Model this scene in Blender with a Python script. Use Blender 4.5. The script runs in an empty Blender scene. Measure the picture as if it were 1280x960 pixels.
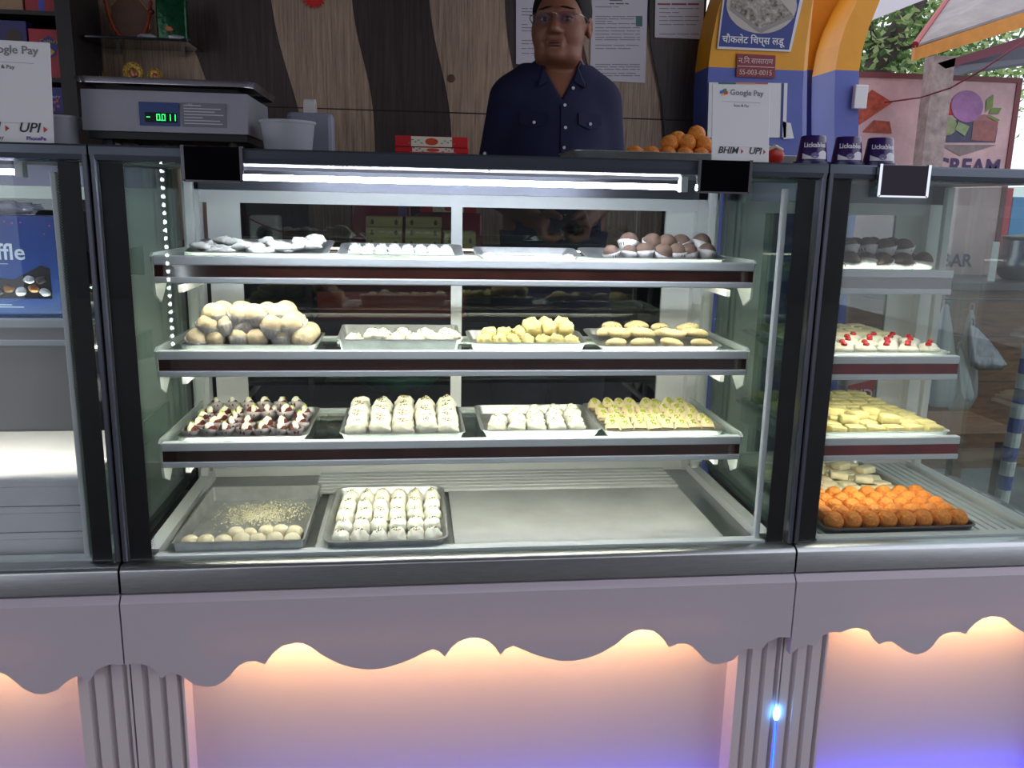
import bpy, bmesh, math, random
import numpy as np
from mathutils import Vector, Matrix, noise as mnoise

random.seed(7)
scene = bpy.context.scene
COL = scene.collection
# ------------------------------------------------------------------ camera
F_PX = 1056.7493                                  # focal length in pixels of the 1280 x 960 frame
CAM = np.array([0.4967, -1.4146, 0.6129])
CR = np.array([[0.9933155864, -0.1136836649, 0.0200042509],      # right
               [-0.0044854104, -0.2111851237, -0.9774357905],    # down
               [0.1153430831, 0.9708124782, -0.2102833929]])     # forward
cam_data = bpy.data.cameras.new('camera')
cam_data.sensor_width = 36.0
cam_data.lens = F_PX * 36.0 / 1280.0
cam_data.clip_start = 0.02
cam = bpy.data.objects.new('camera', cam_data)
COL.objects.link(cam)
m = Matrix.Identity(4)
for i in range(3):
    m[i][0] = CR[0][i]; m[i][1] = -CR[1][i]; m[i][2] = -CR[2][i]; m[i][3] = CAM[i]
cam.matrix_world = m
scene.camera = cam
# ------------------------------------------------------------------ sky (overcast daylight)
world = bpy.data.worlds.new('overcast_sky')
scene.world = world
world.use_nodes = True
bg = world.node_tree.nodes['Background']
bg.inputs['Color'].default_value = (0.86, 0.90, 1.0, 1)
bg.inputs['Strength'].default_value = 1.5
# ------------------------------------------------------------------ colour management, sampling
vs = scene.view_settings
vs.view_transform = 'Standard'
vs.look = 'None'
vs.exposure = 0.0
vs.gamma = 1.0
vs.use_curve_mapping = False
cy = scene.cycles
cy.use_denoising = True
cy.max_bounces = 10
cy.diffuse_bounces = 4
cy.glossy_bounces = 5
cy.transmission_bounces = 8
cy.transparent_max_bounces = 32
cy.caustics_reflective = False
cy.caustics_refractive = False
cy.sample_clamp_indirect = 4.0

FLOOR = -0.60
TOP = 0.687

# ------------------------------------------------------------------ helpers
def P(px, py, Y):
    d = np.array([(px - 640) / F_PX, (py - 480) / F_PX, 1.0]) @ CR
    q = CAM + d * ((Y - CAM[1]) / d[1])
    return (float(q[0]), float(q[1]), float(q[2]))

def lin(c):
    r = []
    for v in c[:3]:
        v = v / 255.0
        r.append(v / 12.92 if v <= 0.04045 else ((v + 0.055) / 1.055) ** 2.4)
    return (r[0], r[1], r[2], 1.0)

MATS = {}
def mat(name, col=(200, 200, 200), rough=0.5, metal=0.0, var=0.0, vscale=20.0, vstretch=(1, 1, 1), bump=0.0,
        bscale=80.0, emit=None, estr=0.0, spec=0.5, sss=0.0, coat=0.0, alpha=1.0, translucent=0.0, tint=None, aniso=0.0):
    if name in MATS:
        return MATS[name]
    M = bpy.data.materials.new(name)
    M.use_nodes = True
    nt = M.node_tree
    b = nt.nodes['Principled BSDF']
    L = nt.links.new
    c = lin(col)
    b.inputs['Base Color'].default_value = c
    b.inputs['Roughness'].default_value = rough
    b.inputs['Metallic'].default_value = metal
    b.inputs['Specular IOR Level'].default_value = spec
    if coat: b.inputs['Coat Weight'].default_value = coat; b.inputs['Coat Roughness'].default_value = 0.1
    if aniso: b.inputs['Anisotropic'].default_value = aniso
    if sss:
        b.inputs['Subsurface Weight'].default_value = sss
        b.inputs['Subsurface Radius'].default_value = (0.008, 0.005, 0.003)
    if emit:
        b.inputs['Emission Color'].default_value = lin(emit)
        b.inputs['Emission Strength'].default_value = estr
    if var or bump:
        tc = nt.nodes.new('ShaderNodeTexCoord')
        mp = nt.nodes.new('ShaderNodeMapping')
        mp.inputs['Scale'].default_value = vstretch
        L(tc.outputs['Object'], mp.inputs['Vector'])
    if var:
        n = nt.nodes.new('ShaderNodeTexNoise')
        n.inputs['Scale'].default_value = vscale
        n.inputs['Detail'].default_value = 5
        n.inputs['Roughness'].default_value = 0.65
        L(mp.outputs['Vector'], n.inputs['Vector'])
        r = nt.nodes.new('ShaderNodeValToRGB')
        r.color_ramp.elements[0].position = 0.3
        r.color_ramp.elements[1].position = 0.7
        lo = tuple(v * (1 - var) for v in c[:3]) + (1,)
        t2 = lin(tint) if tint else tuple(min(1, v * (1 + var * 0.7)) for v in c[:3]) + (1,)
        r.color_ramp.elements[0].color = lo
        r.color_ramp.elements[1].color = t2
        L(n.outputs['Fac'], r.inputs['Fac'])
        L(r.outputs['Color'], b.inputs['Base Color'])
    if bump:
        n2 = nt.nodes.new('ShaderNodeTexNoise')
        n2.inputs['Scale'].default_value = bscale
        n2.inputs['Detail'].default_value = 4
        L(mp.outputs['Vector'], n2.inputs['Vector'])
        bp = nt.nodes.new('ShaderNodeBump')
        bp.inputs['Strength'].default_value = bump
        bp.inputs['Distance'].default_value = 0.003
        L(n2.outputs['Fac'], bp.inputs['Height'])
        L(bp.outputs['Normal'], b.inputs['Normal'])
    out = nt.nodes['Material Output']
    if translucent:
        tr = nt.nodes.new('ShaderNodeBsdfTranslucent')
        tr.inputs['Color'].default_value = c
        mx = nt.nodes.new('ShaderNodeMixShader')
        mx.inputs[0].default_value = translucent
        L(b.outputs[0], mx.inputs[1]); L(tr.outputs[0], mx.inputs[2]); L(mx.outputs[0], out.inputs[0])
        last = mx.outputs[0]
    else:
        last = b.outputs[0]
    if alpha < 1:
        tp = nt.nodes.new('ShaderNodeBsdfTransparent')
        mx = nt.nodes.new('ShaderNodeMixShader')
        mx.inputs[0].default_value = alpha
        L(tp.outputs[0], mx.inputs[1]); L(last, mx.inputs[2]); L(mx.outputs[0], out.inputs[0])
    MATS[name] = M
    return M

def glass(name, tint=(255, 255, 255), base=0.04, gain=0.9, rough=0.0):
    """clear sheet glass: transparent with a Schlick reflection, the same from both sides"""
    if name in MATS:
        return MATS[name]
    M = bpy.data.materials.new(name); M.use_nodes = True
    nt = M.node_tree; nt.nodes.clear(); L = nt.links.new
    out = nt.nodes.new('ShaderNodeOutputMaterial')
    tp = nt.nodes.new('ShaderNodeBsdfTransparent'); tp.inputs[0].default_value = lin(tint)
    gl = nt.nodes.new('ShaderNodeBsdfGlossy'); gl.inputs['Roughness'].default_value = rough
    lw = nt.nodes.new('ShaderNodeLayerWeight'); lw.inputs[0].default_value = 0.5
    pw = nt.nodes.new('ShaderNodeMath'); pw.operation = 'POWER'; pw.inputs[1].default_value = 5
    ml = nt.nodes.new('ShaderNodeMath'); ml.operation = 'MULTIPLY_ADD'; ml.inputs[1].default_value = gain; ml.inputs[2].default_value = base
    mx = nt.nodes.new('ShaderNodeMixShader')
    L(lw.outputs['Facing'], pw.inputs[0]); L(pw.outputs[0], ml.inputs[0]); L(ml.outputs[0], mx.inputs[0])
    L(tp.outputs[0], mx.inputs[1]); L(gl.outputs[0], mx.inputs[2]); L(mx.outputs[0], out.inputs[0])
    MATS[name] = M
    return M

def emitter(name, col, strength):
    if name in MATS:
        return MATS[name]
    M = bpy.data.materials.new(name); M.use_nodes = True
    nt = M.node_tree; nt.nodes.clear()
    out = nt.nodes.new('ShaderNodeOutputMaterial')
    e = nt.nodes.new('ShaderNodeEmission'); e.inputs[0].default_value = lin(col); e.inputs[1].default_value = strength
    nt.links.new(e.outputs[0], out.inputs[0])
    MATS[name] = M
    return M

WO = {}                                            # world origin of every unrotated parent
def origin_of(o):
    return WO.get(o.name, (0, 0, 0)) if o else (0, 0, 0)

def tag(o, label=None, cat=None, group=None, kind=None):
    if label: o['label'] = label
    if cat: o['category'] = cat
    if group: o['group'] = group
    if kind: o['kind'] = kind
    return o

def thing(name, label, cat, loc=(0, 0, 0), group=None, rot=None, kind=None):
    o = bpy.data.objects.new(name, None)
    o.empty_display_size = 0.02
    COL.objects.link(o)
    o.location = loc
    if rot: o.rotation_euler = rot
    WO[o.name] = tuple(loc)
    return tag(o, label, cat, group, kind)

class MB:
    def __init__(s):
        s.V = []; s.F = []
    def add(s, verts, faces):
        n = len(s.V)
        s.V += [tuple(v) for v in verts]
        s.F += [tuple(i + n for i in f) for f in faces]
        return s
    def box(s, x0, x1, y0, y1, z0, z1):
        return s.add([(x0, y0, z0), (x1, y0, z0), (x1, y1, z0), (x0, y1, z0), (x0, y0, z1), (x1, y0, z1), (x1, y1, z1), (x0, y1, z1)],
                     [(0, 3, 2, 1), (4, 5, 6, 7), (0, 1, 5, 4), (1, 2, 6, 5), (2, 3, 7, 6), (3, 0, 4, 7)])
    def rbox(s, x0, x1, y0, y1, z0, z1, r=0.004, seg=2):
        bm = bmesh.new()
        bmesh.ops.create_cube(bm, size=1.0)
        for v in bm.verts:
            v.co = ((x0 + x1) / 2 + v.co.x * (x1 - x0), (y0 + y1) / 2 + v.co.y * (y1 - y0), (z0 + z1) / 2 + v.co.z * (z1 - z0))
        bmesh.ops.bevel(bm, geom=bm.edges[:], offset=r, segments=seg, affect='EDGES', profile=0.5)
        return s.frombm(bm)
    def frombm(s, bm):
        bm.verts.index_update()
        s.add([v.co[:] for v in bm.verts], [[v.index for v in f.verts] for f in bm.faces])
        bm.free()
        return s
    def prism(s, poly, axis, a, b):
        def pt(u, v, w):
            return (w, u, v) if axis == 'x' else (u, w, v) if axis == 'y' else (u, v, w)
        n = len(poly)
        V = [pt(u, v, a) for u, v in poly] + [pt(u, v, b) for u, v in poly]
        Fs = [tuple(range(n)), tuple(range(2 * n - 1, n - 1, -1))]
        Fs += [(i, i + n, (i + 1) % n + n, (i + 1) % n) for i in range(n)]
        return s.add(V, Fs)
    def cyl(s, p0, p1, r0, r1=None, n=16, caps=True):
        r1 = r0 if r1 is None else r1
        p0 = Vector(p0); p1 = Vector(p1)
        d = (p1 - p0).normalized()
        u = d.orthogonal().normalized(); w = d.cross(u)
        V = []
        for p, r in ((p0, r0), (p1, r1)):
            for i in range(n):
                a = 2 * math.pi * i / n
                V.append(p + (u * math.cos(a) + w * math.sin(a)) * r)
        Fs = [(i, (i + 1) % n, (i + 1) % n + n, i + n) for i in range(n)]
        if caps: Fs += [tuple(range(n - 1, -1, -1)), tuple(range(n, 2 * n))]
        return s.add(V, Fs)
    def tube(s, pts, r, n=8):
        pts = [Vector(p) for p in pts]
        rr = r if isinstance(r, (list, tuple)) else [r] * len(pts)
        V = []; Fs = []
        u = None
        for k, p in enumerate(pts):
            d = (pts[min(k + 1, len(pts) - 1)] - pts[max(k - 1, 0)]).normalized()
            u = d.orthogonal().normalized() if u is None else (u - d * u.dot(d)).normalized()
            w = d.cross(u)
            for i in range(n):
                a = 2 * math.pi * i / n
                V.append(p + (u * math.cos(a) + w * math.sin(a)) * rr[k])
        for k in range(len(pts) - 1):
            for i in range(n):
                Fs.append((k * n + i, k * n + (i + 1) % n, (k + 1) * n + (i + 1) % n, (k + 1) * n + i))
        Fs += [tuple(range(n - 1, -1, -1)), tuple(range((len(pts) - 1) * n, len(pts) * n))]
        return s.add(V, Fs)
    def lathe(s, prof, n=24, c=(0, 0, 0), wob=None):
        V = []; Fs = []
        for k, (r, z) in enumerate(prof):
            for i in range(n):
                a = 2 * math.pi * i / n
                q = r if wob is None else wob(r, a, k)
                V.append((c[0] + q * math.cos(a), c[1] + q * math.sin(a), c[2] + z))
        for k in range(len(prof) - 1):
            for i in range(n):
                Fs.append((k * n + i, k * n + (i + 1) % n, (k + 1) * n + (i + 1) % n, (k + 1) * n + i))
        if prof[0][0] > 1e-5: Fs.append(tuple(range(n - 1, -1, -1)))
        if prof[-1][0] > 1e-5: Fs.append(tuple(range((len(prof) - 1) * n, len(prof) * n)))
        return s.add(V, Fs)
    def blob(s, c, r, seg=14, rings=9, amp=0.0, freq=60.0, seed=0.0, flat=None, squ=1.0):
        V = [(0, 0, 0)]; Fs = []
        V = []
        for k in range(rings + 1):
            t = math.pi * k / rings
            for i in range(seg):
                a = 2 * math.pi * i / seg
                d = Vector((math.sin(t) * math.cos(a), math.sin(t) * math.sin(a), math.cos(t)))
                if squ != 1.0:
                    d = Vector([math.copysign(abs(q) ** squ, q) for q in d])
                p = Vector((d.x * r[0], d.y * r[1], d.z * r[2]))
                if amp:
                    p *= 1 + amp * mnoise.noise(p * freq + Vector((seed, seed * 1.7, -seed)))
                if flat is not None and p.z < flat: p.z = flat
                V.append((c[0] + p.x, c[1] + p.y, c[2] + p.z))
        for k in range(rings):
            for i in range(seg):
                Fs.append((k * seg + i, (k + 1) * seg + i, (k + 1) * seg + (i + 1) % seg, k * seg + (i + 1) % seg))
        return s.add(V, Fs)
    def mesh(s, name, mt, smooth=False, off=(0, 0, 0)):
        me = bpy.data.meshes.new(name)
        me.from_pydata([(v[0] - off[0], v[1] - off[1], v[2] - off[2]) for v in s.V], [], s.F)
        bm = bmesh.new(); bm.from_mesh(me)
        bmesh.ops.remove_doubles(bm, verts=bm.verts[:], dist=1e-6)
        bmesh.ops.recalc_face_normals(bm, faces=bm.faces[:])
        bm.to_mesh(me); bm.free()
        for q in (mt if isinstance(mt, (list, tuple)) else [mt]): me.materials.append(q)
        if smooth == 'auto':
            me.shade_smooth() if hasattr(me, 'shade_smooth') else None
            me.set_sharp_from_angle(angle=math.radians(40))
        elif smooth:
            me.shade_smooth()
        me.update()
        return me
    def build(s, name, mt, parent=None, smooth=False, local=False, origin=None):
        if parent is not None:
            off = (0, 0, 0) if local else origin_of(parent)
            me = s.mesh(name, mt, smooth, off)
            o = bpy.data.objects.new(name, me)
            COL.objects.link(o)
            o.parent = parent
            WO[o.name] = off
            return o
        A = np.array(s.V)
        c = origin or ((A[:, 0].min() + A[:, 0].max()) / 2, (A[:, 1].min() + A[:, 1].max()) / 2, A[:, 2].min())
        c = tuple(float(q) for q in c)
        me = s.mesh(name, mt, smooth, c)
        o = bpy.data.objects.new(name, me)
        COL.objects.link(o)
        o.location = c
        WO[o.name] = c
        return o

def B(*a): return MB().box(*a)
def RB(*a, **k): return MB().rbox(*a, **k)

def struct(o):
    o['kind'] = 'structure'
    return o

def text_geo(body, size, shear=0.0, bold=0.0, spacing=1.0, align='CENTER'):
    cu = bpy.data.curves.new('lettering', 'FONT')
    cu.body = body; cu.size = size; cu.shear = shear; cu.align_x = align
    cu.space_character = spacing
    cu.offset = bold
    cu.resolution_u = 3
    o = bpy.data.objects.new('lettering', cu)
    COL.objects.link(o)
    dg = bpy.context.evaluated_depsgraph_get()
    me = bpy.data.meshes.new_from_object(o.evaluated_get(dg))
    V = [v.co[:] for v in me.vertices]; Fs = [tuple(p.vertices) for p in me.polygons]
    bpy.data.objects.remove(o); bpy.data.curves.remove(cu); bpy.data.meshes.remove(me)
    return V, Fs

def lettering(body, size, mt, parent, x, y, z, local=False, name='lettering', shear=0.0, bold=0.0, spacing=1.0, align='CENTER', warp=None):
    """flat print that faces the street (towards -y): x, z is the middle of the base line"""
    V, Fs = text_geo(body, size, shear, bold, spacing, align)
    V = [(x + v[0], y, z + v[1]) for v in V]
    if warp: V = [warp(v) for v in V]
    return MB().add(V, Fs).build(name, mt, parent, local=local)
# ------------------------------------------------------------------ common materials
STEEL = mat('brushed_steel', (196, 198, 200), 0.28, 1.0, var=0.12, vscale=30, vstretch=(1, 12, 12))
STEEL_TRAY = mat('tray_steel', (196, 198, 198), 0.42, 0.85, var=0.2, vscale=25)
CHROME = mat('polished_chrome', (215, 215, 220), 0.06, 1.0)
ALU = mat('white_aluminium', (208, 212, 214), 0.35, 0.0, var=0.05, vscale=8)
ALU_GREY = mat('grey_aluminium', (92, 94, 104), 0.3, 0.6, var=0.1, vscale=10)
GLASS = glass('clear_glass', (250, 252, 251), 0.022, 0.8)
GLASS_SIDE = glass('greenish_side_glass', (228, 238, 234), 0.15, 0.85)
GLASS_SHELF = glass('shelf_glass', (234, 245, 243), 0.05, 0.9)
GLASS_DOOR = glass('door_glass', (222, 228, 228), 0.13, 0.85)
BLACK = mat('black_border_print', (14, 11, 16), 0.4, spec=0.3)
DARK = mat('dark_plastic', (22, 21, 26), 0.4)
WHITE = mat('white_paint', (226, 222, 224), 0.5)
PANEL = mat('white_moulded_panel', (202, 190, 201), 0.45, translucent=0.10)
PANEL2 = mat('white_base_board', (208, 197, 201), 0.5)
BROWN_BAND = mat('brown_mirror_band', (66, 34, 26), 0.08, 0.0, var=0.5, vscale=7, vstretch=(1, 1, 1), spec=1.0, coat=0.6)
RED_BAND = mat('red_mirror_band', (120, 26, 32), 0.08, 0.0, var=0.5, vscale=7, spec=1.0, coat=0.6)
PAPER = mat('white_paper', (226, 224, 226), 0.6)
INK = mat('dark_ink', (52, 52, 60), 0.6)
LED_WHITE = emitter('white_led', (235, 240, 255), 125.0)
LED_SHELF = emitter('shelf_led', (255, 250, 228), 68.0)
LED_WARM = emitter('warm_led', (255, 194, 132), 120.0)
LED_BLUE = emitter('blue_led', (40, 46, 255), 24.0)

# ------------------------------------------------------------------ shop shell and street
def wood(name, a, b, rough=0.45, sc=9.0):
    M = bpy.data.materials.new(name); M.use_nodes = True
    nt = M.node_tree; L = nt.links.new; bs = nt.nodes['Principled BSDF']
    tc = nt.nodes.new('ShaderNodeTexCoord'); mp = nt.nodes.new('ShaderNodeMapping')
    mp.inputs['Scale'].default_value = (16, 16, 0.55)
    n = nt.nodes.new('ShaderNodeTexNoise'); n.inputs['Scale'].default_value = sc; n.inputs['Detail'].default_value = 7; n.inputs['Roughness'].default_value = 0.75
    n2 = nt.nodes.new('ShaderNodeTexNoise'); n2.inputs['Scale'].default_value = 1.6; n2.inputs['Detail'].default_value = 3
    r = nt.nodes.new('ShaderNodeValToRGB')
    r.color_ramp.elements[0].position = 0.32; r.color_ramp.elements[1].position = 0.68
    r.color_ramp.elements[0].color = lin(a); r.color_ramp.elements[1].color = lin(b)
    mixn = nt.nodes.new('ShaderNodeMath'); mixn.operation = 'MULTIPLY_ADD'; mixn.inputs[1].default_value = 0.3; mixn.inputs[2].default_value = -0.15
    ad = nt.nodes.new('ShaderNodeMath'); ad.operation = 'ADD'
    L(tc.outputs['Object'], mp.inputs['Vector']); L(mp.outputs['Vector'], n.inputs['Vector']); L(tc.outputs['Object'], n2.inputs['Vector'])
    L(n2.outputs['Fac'], mixn.inputs[0]); L(n.outputs['Fac'], ad.inputs[0]); L(mixn.outputs[0], ad.inputs[1]); L(ad.outputs[0], r.inputs['Fac'])
    L(r.outputs['Color'], bs.inputs['Base Color']); bs.inputs['Roughness'].default_value = rough
    bp = nt.nodes.new('ShaderNodeBump'); bp.inputs['Strength'].default_value = 0.25; bp.inputs['Distance'].default_value = 0.002
    L(n.outputs['Fac'], bp.inputs['Height']); L(bp.outputs['Normal'], bs.inputs['Normal'])
    MATS[name] = M
    return M
WOOD_LIGHT = wood('light_grey_brown_veneer', (106, 86, 74), (188, 160, 138))
WOOD_DARK = wood('dark_walnut_veneer', (34, 26, 27), (74, 58, 58))

floor = struct(B(-4, 6, -12, 9, FLOOR - 0.1, FLOOR).build('floor', mat('grey_stone_floor', (92, 88, 88), 0.55, var=0.3, vscale=3)))
ceiling = struct(B(-2.6, 2.0, -4.2, 1.75, 2.05, 2.15).build('ceiling', mat('ceiling_paint', (120, 114, 116), 0.8)))  # unseen street end is stretched outward to dim daylight on the counter fronts
WY = 1.6
wall_back = struct(B(-2.6, 1.50, WY, WY + 0.1, FLOOR, 2.05).build('wall_back', mat('dark_groove', (26, 20, 20), 0.7)))
wall_left = struct(B(-2.7, -2.6, -0.4, WY + 0.1, FLOOR, 2.05).build('wall_left', mat('left_wall_paint', (116, 100, 96), 0.7)))
wall_street = struct(B(-4, 6, -9.2, -9.0, FLOOR, 3.2).build('wall_street', mat('street_front', (70, 66, 70), 0.8, var=0.5, vscale=1.5)))  # unseen facade opposite, added to hold back sky light and darken reflections

# wavy light / dark veneer stripes, cut along a horizontal joint
def curve(pts):
    return [P(x, y, WY) for x, y in pts]
def smooth_curve(pts, n=24, z0=0.0, z1=1.95):
    zs = np.array([p[2] for p in pts]); xs = np.array([p[0] for p in pts])
    o = np.argsort(zs); zs = zs[o]; xs = xs[o]
    # natural extension: carry on the wave beyond the frame
    zz = np.linspace(z0, z1, n * 2)
    lo = zs[0]; hi = zs[-1]
    xx = np.interp(zz, zs, xs)
    k = np.array([0.25, 0.5, 0.25])
    for _ in range(4):
        xx[1:-1] = np.convolve(xx, k, 'valid')
    return list(zip(xx.tolist(), zz.tolist()))
bounds = [
    [(90, -40), (100, 20), (118, 60), (130, 110), (134, 200)],
    [(206, -40), (216, 10), (236, 46), (254, 80), (265, 112), (269, 200)],
    [(334, -40), (340, 20), (348, 55), (362, 100), (372, 130), (381, 160), (384, 200)],
    [(436, -40), (441, 20), (447, 55), (458, 85), (466, 115), (469, 150), (469, 200)],
    [(534, -40), (537, 20), (541, 50), (550, 80), (558, 105), (564, 140), (565, 200)],
    [(630, -40), (631, 20), (633, 60), (642, 90), (655, 140), (660, 200)],
    [(716, -40), (720, 20), (728, 60), (738, 90), (748, 140), (752, 200)],
    [(804, -40), (807, 20), (812, 50), (820, 90), (828, 130), (831, 200)],
]
curves = [smooth_curve(curve(b), z0=-0.55, z1=2.04) for b in bounds]
left_edge = [(-2.55, z) for x, z in curves[0]]; right_edge = [(1.495, z) for x, z in curves[0]]
alls = [left_edge] + curves + [right_edge]
JZ = P(440, 137, WY)[2]
for k in range(len(alls) - 1):
    light = k in (1, 3, 5, 7)
    for (za, zb) in ((-0.56, JZ - 0.002), (JZ + 0.002, 2.05)):
        L_ = [p for p in alls[k] if za <= p[1] <= zb]; R_ = [p for p in alls[k + 1] if za <= p[1] <= zb]
        def ends(c, cc):
            return [(float(np.interp(za, [q[1] for q in cc], [q[0] for q in cc])), za)] + c + [(float(np.interp(zb, [q[1] for q in cc], [q[0] for q in cc])), zb)]
        L_ = ends(L_, alls[k]); R_ = ends(R_, alls[k + 1])
        poly = [(x + 0.0006, z) for x, z in L_] + [(x - 0.0006, z) for x, z in R_[::-1]]
        MB().prism(poly, 'y', WY - (0.004 if light else 0.003), WY + 0.001).build('veneer_panel', WOOD_LIGHT if light else WOOD_DARK, wall_back)

# ------------------------------------------------------------------ display counters (three refrigerated glass cases on moulded bases)
def half_profile():
    return [(0.0, -.178), (0.023, -.176), (0.044, -.184), (0.060, -.207), (0.070, -.199), (0.081, -.197), (0.096, -.205), (0.112, -.220),
            (0.134, -.227), (0.150, -.226), (0.165, -.217), (0.180, -.200), (0.190, -.189), (0.203, -.182), (0.219, -.181), (0.236, -.189),
            (0.241, -.179), (0.250, -.167), (0.266, -.154), (0.289, -.149), (0.302, -.151), (0.315, -.158), (0.338, -.178), (0.365, -.194),
            (0.390, -.203), (0.415, -.207), (0.440, -.206), (0.461, -.200), (0.485, -.192), (0.507, -.181), (0.527, -.172), (0.540, -.177), (0.550, -.189),
            (0.560, -.172), (0.573, -.160), (0.588, -.154), (0.6, -.152)]
def full_profile():
    h = half_profile()
    return h + [(1.2 - x, z) for x, z in h[-2::-1]]
right_profile = [(0.0, -.214), (0.019, -.197), (0.034, -.194), (0.05, -.198), (0.055, -.187), (0.062, -.177), (0.075, -.171), (0.088, -.170), (0.100, -.172), (0.114, -.165),
                 (0.130, -.163), (0.151, -.170), (0.165, -.183), (0.178, -.200), (0.190, -.195), (0.203, -.195), (0.220, -.206), (0.235, -.217), (0.257, -.225), (0.275, -.221), (0.288, -.210), (0.300, -.190),
                 (0.310, -.183), (0.325, -.180), (0.342, -.181), (0.354, -.187), (0.361, -.174), (0.371, -.163), (0.385, -.154), (0.403, -.150), (0.425, -.154), (0.442, -.163), (0.460, -.178),
                 (0.48, -.190), (0.50, -.194), (0.52, -.190), (0.535, -.182), (0.55, -.181), (0.565, -.189), (0.58, -.208), (0.60, -.222), (0.62, -.225), (0.64, -.217), (0.66, -.198), (0.70, -.20)]

def pilaster(mb, x0, x1):
    n = 3; w = (x1 - x0)
    pts = [(x0, 0.05), (x0, -0.004)]
    step = w / n
    for i in range(n):
        a = x0 + i * step
        pts += [(a + step * 0.58, -0.004), (a + step * 0.66, 0.004), (a + step * 0.78, 0.007), (a + step * 0.90, 0.004)]
        if i < n - 1: pts += [(a + step * 0.97, -0.004)]
    pts[-1] = (x1 - step * 0.10, 0.002)
    pts += [(x1 - 0.004, -0.004), (x1, -0.004), (x1, 0.05)]
    return mb.prism(pts, 'z', -0.575, -0.06)

def module(x0, w, label, prof, bw=None):
    g = 0.0015
    bw = bw or w
    a, b = x0 + g, x0 + bw - g
    D = 0.52
    t = thing('display_counter', label, 'display counter', (x0 + w / 2, 0.25, FLOOR))
    # --- base
    MB().prism([(p[0] + x0 if 0 < p[0] < bw else (a if p[0] <= 0 else b), p[1]) for p in prof] + [(b, -0.066), (a, -0.066)], 'y', -0.030, -0.012).build('scalloped_valance', PANEL, t)
    MB().prism([(-0.030, -0.066), (-0.020, -0.054), (0.04, -0.054), (0.04, -0.066)], 'x', a, b).build('valance_top', PANEL, t)
    B(a + 0.005, b - 0.005, 0.045, 0.055, -0.575, -0.06).build('base_board', PANEL2, t)
    pilaster(MB(), a, a + 0.088).build('pilaster', PANEL2, t)
    pilaster(MB(), b - 0.088, b).build('pilaster', PANEL2, t)
    B(a + 0.02, b - 0.02, 0.055, D, -0.575, -0.054).build('base_cabinet', mat('base_cabinet_grey', (110, 104, 108), 0.6), t)
    B(a + 0.03, b - 0.03, 0.06, D - 0.03, FLOOR, -0.575).build('plinth', DARK, t)
    B(x0 + 0.14, x0 + bw - 0.14, -0.010, -0.006, -0.150, -0.142).build('warm_led_strip', LED_WARM, t)
    B(x0 + 0.10, x0 + bw - 0.10, -0.004, 0.004, -0.574, -0.566).build('blue_led_strip', LED_BLUE, t)
    b = x0 + w - g
    # --- stainless ledge
    MB().prism([(0.04, -0.001), (0.0, -0.001), (-0.013, -0.004), (-0.019, -0.008), (-0.0205, -0.012), (-0.0205, -0.050), (-0.017, -0.0525), (0.04, -0.0525)], 'x', a + 0.0005, b - 0.0005).build('steel_ledge', STEEL, t, smooth='auto')
    # --- deck
    B(a + 0.012, b - 0.012, 0.04, D - 0.02, -0.030, -0.012).build('deck', STEEL, t)
    B(a + 0.05, b - 0.05, 0.008, 0.030, -0.002, 0.003).build('deck_lip', ALU, t)
    # --- front glass with black printed borders
    fg = B(a + 0.010, b - 0.010, 0.0, 0.006, 0.0, 0.672).build('front_glass', GLASS, t)
    B(a + 0.010, a + 0.046, 0.0064, 0.0074, 0.0, 0.66).build('black_border', BLACK, fg)
    B(b - 0.048, b - 0.016, 0.0064, 0.0074, 0.0, 0.66).build('black_border', BLACK, fg)
    dots = MB()
    for ex, s in ((a + 0.046, 1), (b - 0.048, -1)):
        for i in range(3):
            for k in range(150):
                r = (0.0011, 0.0009, 0.0006)[i]
                cx = ex + s * (0.0014 + 0.0024 * i); cz = 0.004 + k * 0.0044 + (0.0022 if i % 2 else 0)
                dots.add([(cx - r, 0.0072, cz), (cx, 0.0072, cz - r), (cx + r, 0.0072, cz), (cx, 0.0072, cz + r)], [(0, 1, 2, 3)])
    o = dots.build('border_dots', BLACK, fg); o['kind'] = 'stuff'
    # --- corner profiles
    for xa, xb in ((a, a + 0.009), (b - 0.009, b)):
        MB().prism([(xa, -0.001), (xa + 0.002, -0.004), (xb - 0.002, -0.004), (xb, -0.001), (xb, 0.03), (xa, 0.03)], 'z', 0.0, 0.672).build('corner_profile', ALU_GREY, t)
    for xa, xb in ((b - 0.066, b - 0.056),):
        RB(xa, xb, 0.018, 0.03, 0.0, 0.645, r=0.002).build('inner_corner_strip', ALU, t)
    # --- top
    B(a, b, 0.012, D, 0.668, TOP - 0.001).build('top_panel', mat('top_panel_grey', (112, 114, 112), 0.4), t)
    MB().prism([(0.012, TOP), (-0.002, TOP), (-0.004, TOP - 0.003), (-0.004, 0.672), (-0.002, 0.664), (0.012, 0.660)], 'x', a, b).build('top_rail', mat('top_rail_grey', (92, 98, 108), 0.25, 0.7), t)
    # --- side panes
    for xa in (a + 0.002, b - 0.008):
        B(xa, xa + 0.006, 0.03, 0.47, 0.0, 0.665).build('side_glass', GLASS_SIDE, t)
    for xa in (a + 0.025, b - 0.050):
        B(xa, xa + 0.025, 0.034, 0.47, -0.012, 0.006).build('side_rail', ALU, t)
        RB(xa, xa + 0.018, 0.435, 0.450, 0.006, 0.665, r=0.002).build('side_post', ALU, t)
    # --- back frame and sliding doors
    B(a + 0.012, b - 0.012, 0.485, 0.515, 0.600, 0.626).build('back_header', ALU, t)
    B(a + 0.012, b - 0.012, 0.480, 0.500, 0.6265, 0.668).build('back_header', ALU_GREY, t)
    B(a + 0.012, b - 0.012, 0.485, 0.515, -0.012, 0.022).build('back_sill', ALU, t)
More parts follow.
